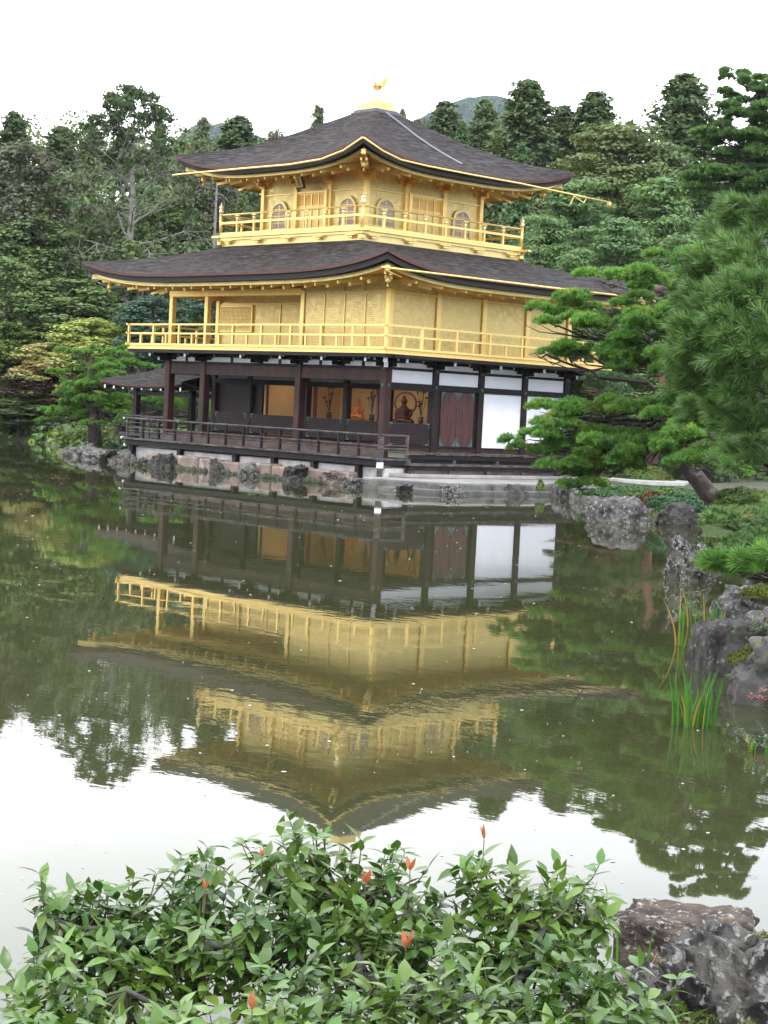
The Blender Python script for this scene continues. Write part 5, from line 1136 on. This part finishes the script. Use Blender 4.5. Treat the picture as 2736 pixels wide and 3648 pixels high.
make_pine('pine_tree', 'second pine behind the fishing deck with a dark leaning trunk', [(-22.9, 5.4, .4), (-22.65, 5.65, 1.57), (-22.4, 5.9, 2.6), (-22.3, 6.0, 3.6)], [.28, .24, .20, .08],
    [(-22.82, 5.44, 4.25, .9, .26), (-22.49, 5.79, 3.75, 1.2, .3), (-22.24, 6.06, 2.2, 1.2, .32), (-20.88, 7.53, 2.1, 1.2, .34), (-22.56, 5.72, 1.37, .6, .25), (-21.31, 7.07, 2.77, 1.0, .3), (-19.9, 8.4, 1.6, 1.1, .35), (-18.8, 9.2, 2.2, 1.2, .4), (-17.6, 10, 1.5, 1.2, .4)], NMI, PINEB, 6, .14, 20, .024, 100)
make_pine('pine_tree', 'tall pine with soft layered pads at the upper right behind the near pine', [(1.9, 18.9, .4), (1.75, 18.72, 4.3), (1.45, 18.4, 9.2), (1.2, 18.1, 12.5), (.9, 17.8, 15.2)], [.36, .30, .22, .14, .05],
    [(0.15, 17.00, 15.69, 0.35, 0.22), (0.72, 17.61, 15.44, 0.61, 0.33), (0.41, 17.27, 14.94, 0.61, 0.37), (0.96, 17.88, 14.89, 0.70, 0.37), (0.15, 17.00, 14.43, 0.52, 0.25), (0.77, 17.67, 14.15, 0.87, 0.37), (1.32, 18.27, 14.27, 0.87, 0.41), (-0.14, 16.68, 13.44, 0.61, 0.29), (0.58, 17.46, 13.41, 0.96, 0.46), (1.20, 18.13, 13.29, 0.87, 0.50), (-0.45, 16.34, 12.85, 0.61, 0.33), (0.22, 17.07, 12.73, 0.96, 0.41), (1.00, 17.92, 12.63, 0.96, 0.41), (-0.20, 16.62, 11.97, 0.87, 0.37), (0.53, 17.41, 11.86, 0.96, 0.41), (1.26, 18.19, 11.91, 0.96, 0.46), (-0.62, 16.17, 11.37, 0.52, 0.29), (0.06, 16.90, 11.17, 0.96, 0.37), (0.79, 17.69, 11.06, 0.96, 0.41), (1.45, 18.41, 11.19, 0.87, 0.41), (0.31, 17.17, 10.46, 0.87, 0.41), (1.10, 18.02, 10.35, 0.96, 0.41), (1.72, 18.69, 12.92, 0.87, 0.50), (1.88, 18.86, 11.71, 0.87, 0.50), (1.82, 18.80, 10.49, 0.96, 0.50), (1.56, 18.52, 15.18, 0.70, 0.41)],
    NMT, PINEB, 7, .18, 26, .028, 130, grow=1.5)
# near pine at the right edge
def near_pine():
    rr_ = random.Random(8); rng = np.random.default_rng(8); f0 = 15.5; bx, by_ = wp(5.0, f0); base = Vector((bx, by_, G(bx, by_) - .1))
    T_ = thing('pine_tree', 'big near pine with long soft needles coming in from the right edge of the picture', 'tree', tuple(base))
    tp = [Vector((0, 0, 0)), Vector((.15, .1, 1.2)), Vector((.05, .05, 2.6)), Vector((-.1, .2, 4.0)), Vector((-.2, .3, 5.4)), Vector((-.35, .5, 6.6))]
    MB().tube(tp, [.24, .20, .17, .13, .09, .04], 10).build('trunk', PINEB, T_, smooth=True); mb = MB(); SH = []; DR = []
    # (right, forward, height, spread, how far the branch reaches left)
    spec = []
    spec.append((2.78, 14.5, 4.18, 0.22, 0.15, 55))
    spec.append((2.43, 14, 3.70, 0.18, 0.13, 45))
    spec.append((2.59, 13.5, 3.75, 0.18, 0.14, 55))
    spec.append((2.27, 13.2, 3.40, 0.17, 0.14, 55))
    spec.append((2.47, 12.8, 3.41, 0.17, 0.17, 60))
    spec.append((2.22, 13, 3.13, 0.20, 0.15, 60))
    spec.append((2.41, 12.6, 3.13, 0.19, 0.18, 70))
    spec.append((2.29, 13.2, 2.88, 0.22, 0.14, 60))
    spec.append((2.49, 12.8, 2.85, 0.18, 0.17, 65))
    spec.append((2.61, 13.5, 2.61, 0.22, 0.14, 60))
    spec.append((2.60, 15, 2.65, 0.14, 0.11, 25))
    spec.append((3.15, 16, 2.30, 0.26, 0.13, 50))
    spec.append((4.2, 16, 6.3, 0.5, 0.4, 60))
    spec.append((4.6, 15, 5.3, 0.5, 0.4, 60))
    spec.append((2.99, 17, 4.30, 0.18, 0.12, 30))
    spec.append((3.97, 14.2, 3.28, 0.33, 0.16, 42))
    spec.append((5.01, 14.9, 6.30, 0.45, 0.18, 42))
    spec.append((3.98, 15.5, 3.92, 0.32, 0.18, 42))
    spec.append((5.77, 17.2, 5.97, 0.46, 0.18, 42))
    spec.append((5.73, 14.5, 5.22, 0.47, 0.28, 42))
    spec.append((4.39, 13.6, 5.14, 0.40, 0.18, 42))
    spec.append((5.28, 15.2, 3.23, 0.47, 0.23, 42))
    spec.append((4.76, 14.5, 6.26, 0.48, 0.28, 42))
    spec.append((5.14, 15.4, 4.43, 0.39, 0.17, 42))
    spec.append((3.51, 14.5, 5.91, 0.31, 0.24, 42))
    spec.append((4.12, 14.4, 4.88, 0.37, 0.30, 42))
    spec.append((3.69, 14.0, 4.43, 0.43, 0.19, 42))
    spec.append((4.18, 14.7, 5.66, 0.41, 0.29, 42))
    spec.append((3.86, 13.6, 3.13, 0.45, 0.24, 42))
    spec.append((3.89, 14.2, 4.12, 0.39, 0.16, 42))
    spec.append((4.94, 16.2, 6.21, 0.45, 0.29, 42))
    spec.append((5.32, 13.3, 3.97, 0.46, 0.21, 42))
    spec.append((5.47, 17.3, 5.20, 0.36, 0.18, 42))
    spec.append((4.53, 15.1, 3.40, 0.49, 0.20, 42))
    spec.append((3.67, 13.2, 3.07, 0.46, 0.20, 42))
    for (r, f, z, w_, hgt, n) in spec:
        x, y = wp(r, f); c_ = Vector((x, y, z)) - base; st = min(tp, key=lambda p: abs(p.z - c_.z + .5)); pts = limb(mb, st, c_, .045, .014, rr_, 7, .05)
        for i in range(n):
            a = rr_.uniform(0, 6.28); q = math.sqrt(rr_.random()); e_ = c_ + Vector(RH_) * w_ * q * math.cos(a) + Vector(FH_) * w_ * q * math.sin(a) + Vector((0, 0, hgt * rr_.uniform(-.8, .8)))
            s0 = pts[rr_.choice([4, 5, 6, 7])]
            if i % 3 == 0: limb(mb, s0, e_, .008, .004, rr_, 3, .05, 4)
            d = (e_ - s0); d = d.normalized() if d.length > 1e-3 else Vector((0, 0, 1)); d = (d * .7 - Vector(RH_) * .35 + Vector((rr_.uniform(-.4, .4), rr_.uniform(-.4, .4), rr_.uniform(.0, .7)))).normalized()
            SH.append(tuple(e_)); DR.append(tuple(d)); mb.tube([e_ - d * .05, e_ + d * .08], [.004, .003], 4)
    mb.build('branches', PINEB, T_)
    V, F = needles(np.array(SH), np.array(DR), 95, .115, .0042, rng, .62, .85); link('needles', fast_mesh('needles', V, F, NMN), T_)
near_pine()

# extra branches of the near pine's neighbour low on the right
def small_pine(r, f, z, label, pads, nl, nn, nw, nm, seed, rr0):
    rr_ = random.Random(seed); rng = np.random.default_rng(seed); x, y = wp(rr0, f + .3); base = Vector((x, y, G(x, y) - .05)); T_ = thing('young_pine', label, 'tree', tuple(base))
    top = Vector((0, 0, z - base.z - .1)); MB().tube([(0, 0, 0), (.03, 0, top.z * .5), tuple(top)], [.035, .028, .018], 7).build('trunk', PINEB, T_); mb = MB(); SH = []; DR = []
    for (pr, pf, pz, w_, h_, n) in pads:
        x, y = wp(pr, pf); c_ = Vector((x, y, pz)) - base; pts = limb(mb, top * .9, c_, .016, .006, rr_, 5, .06, 5)
        for i in range(n):
            a = rr_.uniform(0, 6.28); q = math.sqrt(rr_.random()); e_ = c_ + Vector(RH_) * w_ * q * math.cos(a) + Vector(FH_) * w_ * q * math.sin(a) + Vector((0, 0, h_ * rr_.uniform(-.8, .8)))
            d = (Vector((rr_.uniform(-.5, .5), rr_.uniform(-.5, .5), rr_.uniform(.1, .9))) - Vector(RH_) * .5).normalized(); SH.append(tuple(e_)); DR.append(tuple(d)); limb(mb, pts[3], e_, .005, .003, rr_, 2, .04, 4)
    mb.build('branches', PINEB, T_); V, F = needles(np.array(SH), np.array(DR), nn, nl, nw, rng, .7, .6); link('needles', fast_mesh('needles', V, F, nm), T_)
small_pine(4.4, 22, 1.38, 'small dark young pine with a bent stem beside the mossy bank, right edge', [(4.05, 21.8, 1.42, .25, .14, 40), (4.45, 22, 1.20, .28, .12, 40), (4.2, 21.5, 1.15, .2, .1, 25), (4.9, 22.3, 1.5, .35, .15, 45)], .09, 55, .006, NMN, 21, 4.75)
small_pine(3.1, 13.6, 1.5, 'bright long-needled pine spray reaching over the pond beside the jagged rock', [(2.50, 13.6, 1.50, .12, .06, 14), (2.72, 13.5, 1.52, .16, .09, 26), (2.95, 13.5, 1.55, .18, .09, 26), (3.25, 13.6, 1.5, .2, .1, 28)], .12, 90, .0045, NM, 22, 4.1)
# ---- right bank: rocks, moss, plants
rock((31.75, -24.2, -.02), (.37, .34, .52), 'squarish dark block rock with a flat slanting top, standing in the pond', RK2, 41, rough=.10, power=.42, ridge=.35, sub=5, rz=YAW + .15, lean=(.05, 0))
rock((29.6, -20.4, .12), (.55, .45, .42), 'whitish grey rock at the right edge behind the reeds', RK1, 42, ridge=.6, sub=5, rz=YAW)
rock((30.6, -21.6, .08), (.42, .3, .30), 'pale rounded rock in the reeds right of the block rock', RK1, 43, ridge=.5, rz=YAW)
rock((33.3, -25.15, .05), (.62, .48, .44), 'grey rock draped with yellow-green moss on the right bank', RKM, 44, ridge=.7, sub=5, rz=YAW)
rock((32.2, -23.1, .22), (.5, .4, .34), 'low mossy stone behind the moss-draped rock', RKM, 45, ridge=.4, rz=YAW)
rock((27.9, -17.7, .45), (.5, .4, .40), 'rounded grey stone behind the young dark pine', RK2, 46, ridge=.4, rz=YAW)
rock((26.8, -15.2, .35), (.4, .3, .42), 'pale stone on the mossy bank at the right edge', RK1, 47, ridge=.4, rz=YAW)
rock((37.80, -32.70, .02), (.32, .26, .215), 'flat-topped brown pitted boulder at the water in the lower right', RK3, 51, rough=.15, power=.55, ridge=.18, sub=6, rz=YAW - .15)
rock((39.05, -33.55, .0), (.50, .42, .44), 'craggy white-veined rock in the bottom right corner', RK4, 55, rough=.30, power=.9, ridge=.8, sub=6, rz=YAW, lean=(-.1, 0), freq=1.3)
rock((38.35, -33.62, -.02), (.26, .2, .22), 'small craggy stone at the foot of the corner rock, behind the shrub leaves', RK4, 56, ridge=1.0, sub=5, rz=YAW)
MOSS = mat('yellow_green_moss', (.13, .15, .012), .95, c2=(.07, .10, .012), ns=8, island=.3, bump=1, bs=60)
def moss(c, rx, ry, rz, label, seed, size=.010, n=5000, m_=None, name='moss_cushion', cat='moss'):
    rng = np.random.default_rng(seed); d = unit(rng, n); d[:, 2] = np.abs(d[:, 2]); k = 1 + .25 * np.array([noise.noise(Vector(q) * 2.5 + Vector((seed, 0, 0))) for q in d])
    P = d * np.array([rx, ry, rz]) * k[:, None] * rng.uniform(.93, 1.03, (n, 1)); V, F = cards(P, size, rng, d * 1.0)
    o = link(name, fast_mesh(name, V, F, m_ or MOSS)); o.location = c; o.rotation_euler = (0, 0, YAW); return tag(o, label, cat)
def mo(r, f): x, y = wp(r, f); return x, y
moss(mo(3.72, 17.2) + (.30,), .36, .3, .20, 'yellow-green moss cushion on the grey bank rock', 1, .012, 6000)
moss(mo(4.95, 22.4) + (.45,), .5, .35, .20, 'bright moss cushion at the right edge above the reeds', 2, .016, 6000)
moss(mo(1.55, 6.95) + (.16,), .35, .3, .22, 'yellow moss in the bottom right corner below the craggy rock', 3, .008, 8000)
moss(mo(1.86, 8.42) + (.02,), .09, .10, .17, 'thin moss strip down the right side of the brown boulder', 4, .007, 2500)
SHR = leafmat('low_shrub_leaves', (.075, .13, .035), (.12, .15, .03), island=.4, objrand=0, ns=1.5)
moss(mo(6.55, 33.0) + (.75,), .8, .8, .30, 'broad yellow-green clipped shrub on the right bank', 5, .035, 14000, leafmat('mossy_shrub', (.12, .15, .03), (.07, .11, .03), objrand=0, ns=1.5), 'clipped_shrub', 'shrub')
moss(mo(7.4, 37) + (.9,), .7, .8, .35, 'green clipped shrub behind the yellow-green one', 6, .04, 10000, SHR, 'clipped_shrub', 'shrub')
moss(mo(5.75, 28) + (.45,), .6, .6, .65, 'dark leafy shrub at the right edge behind the young pine', 7, .035, 10000, leafmat('dark_shrub', (.05, .09, .03), objrand=0), 'leafy_shrub', 'shrub')
moss((12.6, -1.6, .35), .9, .5, .38, 'low green juniper between the shore boulders', 8, .05, 5000, SHR, 'low_shrub', 'shrub')
moss((9.6, 2.2, .3), 2.2, 1.0, .30, 'spreading green juniper in front of the gravel', 11, .06, 9000, leafmat('juniper', (.06, .12, .045), objrand=0), 'low_shrub', 'shrub')
moss((14.3, -3.0, .35), .8, .4, .36, 'small blue-green shrub beside the pine trunk', 9, .045, 4000, leafmat('bluish_shrub', (.06, .13, .06), objrand=0), 'low_shrub', 'shrub')
moss((17.0, -3.6, .2), .9, .35, .25, 'low mossy patch behind the broad brownish boulder', 15, .04, 3000, MOSS, 'moss_cushion', 'moss')
moss((13.0, -2.4, .35), .24, .2, .34, 'little red-leaved shrub between the two big boulders', 10, .04, 1600, leafmat('red_shrub', (.16, .055, .035), (.09, .05, .03), objrand=0), 'red_shrub', 'shrub')
moss((4.9, 7.3, .45), .9, .8, .6, 'leafy green shrub at the foot of the red-trunked pine', 14, .06, 9000, SHR, 'leafy_shrub', 'shrub')
moss((4.95, 2.15, .18), .14, .12, .35, 'tuft of yellow-green weed on the dark rock by the terrace', 12, .035, 500, LF['ygreen'], 'weed_tuft', 'plant')
moss((8.0, 1.6, .3), .2, .15, .5, 'yellowish fern hanging over the shore boulders', 13, .045, 700, LF['ygreen'], 'weed_tuft', 'plant')
for (x, y, rx, rz, lb, k_) in ((-29, 8.2, 1.5, .45, 'bright green mossy mound at the far left shore', 'ygreen'), (-24.8, 6.2, 2.2, .75, 'rounded green shrub behind the islet pine', 'broad'), (-22.3, 3.9, 1.1, .6, 'fresh green grass clump beside the islet pine trunks', 'ygreen')):
    moss((x, y, .3), rx, .8, rz, lb, int(rx * 10), .08, 6000, LF[k_], 'low_shrub', 'shrub')
# grass on the banks (uncountable)
rng = np.random.default_rng(12); N0 = 70000; XX = rng.uniform(4, 45, N0); YY = rng.uniform(-36, 8, N0); sdv = sdist(XX, YY); ok = (sdv > .25) & (sdv < 7); XX, YY, sdv = XX[ok], YY[ok], sdv[ok]
ok = ~((XX > 3) & (YY > 4.2)); XX, YY = XX[ok], YY[ok]; ZZ = gheight(XX, YY); fd = (XX - CAM.x) * FH.x + (YY - CAM.y) * FH.y; ok = fd > 4.5; XX, YY, ZZ, fd = XX[ok], YY[ok], ZZ[ok], fd[ok]
n = len(XX); a = rng.uniform(0, 6.28, n); h = rng.uniform(.05, .14, n); lx, ly = np.cos(a), np.sin(a); ww = .006 + fd * .0004
V = np.stack([np.stack([XX - ly * ww, YY + lx * ww, ZZ], 1), np.stack([XX + ly * ww, YY - lx * ww, ZZ], 1), np.stack([XX + lx * h * .6, YY + ly * h * .6, ZZ + h], 1)], 1).reshape(-1, 3)
tag(link('grass', fast_mesh('grass', V, np.arange(3 * n).reshape(n, 3), leafmat('short_grass', (.10, .14, .03), (.06, .10, .025), objrand=0))), 'short grass and moss on the garden banks', 'grass', kind='stuff')
# irises
IR = leafmat('iris_blade_green', (.040, .155, .018), (.06, .19, .02), island=.25, objrand=0, rough=.4, trans=.3); IRY = leafmat('iris_blade_yellow', (.30, .24, .04), (.28, .14, .03), island=.2, objrand=0)
def iris(r, f, label, n, h, sp, seed, dry=.12, z0=-.05, w_=.009):
    rr_ = random.Random(seed); x, y = wp(r, f); t_ = thing('iris_clump', label, 'water plant', (x, y, z0), 'iris clumps along the right bank')
    for nm, m_, cnt_ in (('blades', IR, int(n * (1 - dry))), ('dry_blades', IRY, max(2, int(n * dry)))):
        V = []; F = []
        for i in range(cnt_):
            a = rr_.uniform(0, 6.28); q = sp * math.sqrt(rr_.random()); bx, by_ = q * math.cos(a), q * math.sin(a) * .6; hh = h * rr_.uniform(.55, 1.05); ln = rr_.uniform(-.22, .25) + (bx / sp) * .12
            td = Vector((rr_.uniform(-1, 1), rr_.uniform(-1, 1), 0)).normalized(); n0 = len(V)
            for k_ in range(6):
                t = k_ / 5; c_ = Vector(RH) * (bx + ln * hh * t * t) + Vector(FH) * (by_ + .1 * hh * t * t * td.x) + Vector((0, 0, hh * t * (1 - .08 * t))); wv = w_ * (1 - t ** 2.5) + .0006
                V += [tuple(c_ - td * wv), tuple(c_ + td * wv)]
            F += [(n0 + 2 * k_, n0 + 2 * k_ + 1, n0 + 2 * k_ + 3, n0 + 2 * k_ + 2) for k_ in range(5)]
        link(nm, fast_mesh(nm, V, F, m_, True), t_)
iris(2.72, 15.3, 'tall bright green iris clump standing in the water before the block rock', 46, .60, .20, 1, .14)
iris(3.02, 14.2, 'thin iris sprouts right of the tall clump at the foot of the low plants', 8, .22, .08, 2, .1)
iris(3.45, 20.8, 'single tall iris sprig left of the reed row', 3, .75, .04, 3, .0)
iris(3.78, 20.6, 'sparse iris row behind the block rock', 14, .62, .18, 4, .15); iris(4.25, 20.2, 'iris group with yellow blades right of the block rock', 24, .62, .22, 5, .35, .0)
iris(4.75, 21.0, 'iris clump at the right edge beside the moss cushion', 22, .6, .22, 6, .3, .1)
iris(4.05, 22.6, 'far iris row beside the pine spray', 18, .65, .3, 7, .1); iris(1.22, 8.0, 'few iris blades in front of the brown boulder', 9, .42, .10, 8, .25, -.02, .006); iris(.98, 8.3, 'thin reed blades left of the brown boulder', 7, .34, .12, 9, .2, -.02, .004)
iris(-7.0 * 0 - 13.2, 79, 'small iris tuft at the tip of the left islet', 16, .5, .18, 10, .1)
# low plants: reddish and grey-green leafy sprays on the right bank
def leaf_mesh(P, D, L_, wd, rng, fold=.25, curl=.25):
    """P bases, D directions, pointed folded leaves"""
    n = len(P); up_ = np.array([0, 0, 1.0]) + .35 * unit(rng, n); sd_ = np.cross(D, up_); sd_ /= np.linalg.norm(sd_, axis=1, keepdims=True) + 1e-9; nr = np.cross(sd_, D)
    l = (L_ * rng.uniform(.5, 1.22, n))[:, None]; w_ = l * wd * rng.uniform(.85, 1.15, (n, 1)); T = [0, .12, .34, .6, .82, 1.0]; W = [.0, .45, .95, .85, .42, 0]; cu = (curl * rng.uniform(.2, 1.6, n))[:, None]
    mid = [P + D * l * t - nr * l * cu * t * t * .6 for t in T]; L3 = [mid[i] + sd_ * w_ * W[i] * .5 + nr * w_ * fold * W[i] * .5 for i in (1, 2, 3, 4)]; R3 = [mid[i] - sd_ * w_ * W[i] * .5 + nr * w_ * fold * W[i] * .5 for i in (1, 2, 3, 4)]
    V = np.stack(mid + L3 + R3, 1).reshape(-1, 3); tri = []
    for o in (6, 10):
        q = [(0, o, 1), (1, o, o + 1), (1, o + 1, 2), (2, o + 1, o + 2), (2, o + 2, 3), (3, o + 2, o + 3), (3, o + 3, 4), (4, o + 3, 5)]
        tri += q if o == 6 else [(a, c_, b_) for a, b_, c_ in q]
    tri = np.array(tri); F = (np.arange(n)[:, None, None] * 14 + tri[None]).reshape(-1, 3); return V, F
def sprig_plant(r, f, z, label, m_, n, L_, sp, seed, name='leafy_plant', hgt=.25):
    rng = np.random.default_rng(seed); x, y = wp(r, f); t_ = thing(name, label, 'plant', (x, y, z)); P = []; D = []; mb = MB(); rr_ = random.Random(seed)
    for i in range(n):
        a = rng.uniform(0, 6.28); q = sp * math.sqrt(rng.random()); e_ = np.array([q * math.cos(a), q * math.sin(a), hgt * rng.uniform(.4, 1.0) * (1 - .4 * q / sp)]); limb(mb, (e_[0] * .3, e_[1] * .3, 0), e_, .004, .002, rr_, 3, .05, 4)
        for k_ in range(8):
            b_ = k_ * 2.4; P.append(e_ - np.array([0, 0, .006 * k_])); d = np.array([math.cos(b_), math.sin(b_), .35 + .5 * rng.random()]); D.append(d / np.linalg.norm(d))
    mb.build('stems', TRK, t_); V, F = leaf_mesh(np.array(P), np.array(D), L_, .42, rng); link('leaves', fast_mesh('leaves', V, F, m_, True), t_)
LG = leafmat('grey_green_leaves', (.13, .18, .10), (.09, .14, .07), objrand=0); LR = leafmat('pinkish_red_leaves', (.30, .12, .10), (.22, .10, .08), objrand=0)
sprig_plant(3.18, 14.6, .02, 'low spreading plant with pale green leaves at the water edge, right', LG, 34, .05, .42, 1, hgt=.10)
sprig_plant(3.42, 15.4, .12, 'pinkish red leafed plant above the pale green one on the right bank', LR, 22, .06, .30, 2, hgt=.28)
sprig_plant(3.75, 16.4, .30, 'small pinkish plant tucked behind the red leafed one', LR, 12, .05, .2, 3, hgt=.2)
sprig_plant(3.9, 18.6, .42, 'grey-green trailing plant on the bank above the mossy rock', LG, 26, .05, .42, 4, hgt=.14)
# ---- foreground shrub
LEAF = mat('glossy_evergreen_leaf', (.050, .108, .017), .34, 0, c2=(.105, .175, .028), ns=2.0, island=.32, trans=.16, spec=.45, coat=.05); LEAFR = mat('young_red_leaf', (.40, .10, .055), .4, 0, island=.2, trans=.35); TWIG = mat('shrub_twig', (.10, .075, .045), .8, c2=(.07, .09, .03), ns=6)
DBR = mat('dark_mossy_branch', (.035, .027, .022), .9, c2=(.09, .09, .08), ns=9, bump=1, bs=40, bd=.008)
def shrub():
    rr_ = random.Random(5); rng = np.random.default_rng(5); x, y = wp(0, 3.6); base = Vector((x, y, .35)); T_ = thing('evergreen_shrub', 'glossy-leaved evergreen shrub with a few red shoots filling the foreground over the water', 'shrub', tuple(base))
    def L3(r, f, z): q = wp(r, f); return Vector((q[0], q[1], z)) - base
    mb = MB(); fork = L3(.25, 4.3, .55)
    mains = [limb(mb, L3(.1, 3.6, .3), fork, .045, .038, rr_, 5, .05, 8)]
    for (a, c_, r0) in ((fork, L3(.50, 5.75, .68), .034), (L3(.50, 5.75, .68), L3(-.55, 6.1, .72), .026), (L3(.50, 5.75, .68), L3(.62, 6.2, .80), .022), (fork, L3(-.9, 5.2, .58), .026), (fork, L3(.8, 5.2, .62), .024), (L3(-.55, 6.1, .72), L3(-1.05, 6.2, .74), .014), (fork, L3(-.25, 5.5, .6), .026), (L3(.0, 5.9, .72), L3(-.1, 6.4, .86), .016), (L3(-.25, 5.5, .6), L3(-.75, 5.75, .66), .014)):
        mains.append(limb(mb, a, c_, r0, r0 * .6, rr_, 6, .06, 8))
    mp_ = [p_ for q in mains for p_ in q]
    mb.build('branches', DBR, T_, smooth=True); tw = MB(); P = []; D = []; S_ = []
    topA = lambda r: float(np.interp(r, [-1.2, -1.0, -.56, -.25, -.1, .1, .48, .78, .92], [.72, .83, .93, 1.03, 1.02, .97, .98, .92, .84]))
    topB = lambda r: float(np.interp(r, [-1.4, -1.0, -.6, -.3, .0, .4, .8, 1.0, 1.15], [.74, .78, .79, .87, .90, .92, .93, .88, .76]))
    tips = []
    for i in range(430):
        r = rr_.uniform(-1.15, .86); f = rr_.uniform(5.85, 6.6); e_ = ((r + .13) / 1.02); 
        if abs(e_) > 1: continue
        z = topA(r) - (.0 if f > 6.2 else .10) - rr_.random() ** 1.2 * .32 * math.sqrt(max(.05, 1 - e_ * e_ * .8)); tips.append((r, f, z))
    for i in range(640):
        r = rr_.uniform(-1.35, 1.08); f = rr_.uniform(4.7, 5.65); z = topB(r) - (5.65 - f) * .12 - rr_.random() ** 1.2 * .28
        if r < -.35 and r > -.85 and f > 5.35: z -= .06
        tips.append((r, f, z))
    for (r, f, z) in ((-.27, 6.2, 1.13), (-.02, 6.2, 1.07), (.80, 6.2, 1.03), (-.55, 6.2, 1.02), (-1.12, 6.2, .90), (-1.1, 6.15, .84)): tips.append((r, f, z))
    for (r, f, z) in tips:
        e_ = L3(r, f, z); n_ = min(mp_, key=lambda q: (q - e_).length + .4 * max(0, q.z - e_.z)); d0 = (e_ - n_); ln = d0.length
        st = e_ - Vector((d0.x * .35, d0.y * .35, min(ln, rr_.uniform(.08, .16)))); tip_dir = (Vector((rr_.uniform(-.7, .7), rr_.uniform(-.7, .7), .75)) + Vector((d0.x, d0.y, 0)) * 1.2).normalized()
        midp = st.lerp(e_, .5) + Vector((d0.x, d0.y, 0)) * .06; pts = [n_.lerp(st, .0), n_.lerp(st, .55) - Vector((0, 0, .02)), st, midp, e_]
        tw.tube(pts, [.006, .0045, .0035, .0026, .0016], 5)
        k_ = rr_.randint(11, 17); ph_ = rr_.uniform(0, 6)
        for j in range(k_):
            t = 1 - j / k_ * 1.0; q = e_ if j < 3 else (midp.lerp(e_, max(0, t * 2 - 1)) if t > .5 else st.lerp(midp, t * 2)); a = ph_ + j * 2.4
            o_ = tip_dir.orthogonal().normalized(); o_.rotate(Matrix.Rotation(a, 3, tip_dir)); d = (tip_dir * (.85 - j * .10) + o_ * 1.15 + Vector((0, 0, -.12 * (j % 3)))).normalized(); P.append(tuple(q)); D.append(tuple(d)); S_.append(.62 if j < 2 else 1)
    P = np.array(P); D = np.array(D); V, F = leaf_mesh(P, D, .077, .47, rng, .20, .40)
    link('leaves', fast_mesh('leaves', V, F, LEAF, True), T_); tw.build('twigs', TWIG, T_)
    for (r, f, z, s_) in ((.40, 6.2, 1.10, 1), (.15, 6.15, .99, .9), (.0, 6.1, .95, 1), (.14, 5.75, .84, 1.3), (-.31, 5.2, .80, 1.3), (-.54, 6.1, .90, .8), (.29, 5.9, .87, .7), (-.36, 6.2, 1.0, .5), (-.22, 6.3, 1.0, .4), (.43, 5.2, .76, .6)):
        q = L3(r, f, z); n = 4; dd = []
        for j in range(n): a = j * 1.7 + r * 9; dd.append(Vector((math.cos(a) * .45, math.sin(a) * .45, 1)).normalized())
        V, F = leaf_mesh(np.array([tuple(q)] * n), np.array([tuple(d) for d in dd]), .052 * s_, .30, rng, .35, -.1); sh = link('red_shoot', fast_mesh('red_shoot', V, F, LEAFR, True), T_)
        MB().tube([q - Vector((.01, 0, .14)), q - Vector((0, 0, .05)), q], .0018, 5).build('shoot_stem', TWIG, sh)
shrub()
# ---- haze
HZ = bpy.data.materials.new('thin_air_haze'); HZ.use_nodes = True; t = HZ.node_tree; t.nodes.remove(t.nodes['Principled BSDF']); pv = t.nodes.new('ShaderNodeVolumePrincipled')
pv.inputs['Color'].default_value = (.80, .88, 1, 1); pv.inputs['Density'].default_value = HAZE_D; pv.inputs['Anisotropy'].default_value = .1
t.links.new(pv.outputs[0], t.nodes['Material Output'].inputs['Volume'])
if HAZE_D > 0: tag(MB().box(-2700, 2700, -2700, 3200, -14, 330).build('haze', HZ), 'thin even haze in the air over the whole scene', kind='stuff')
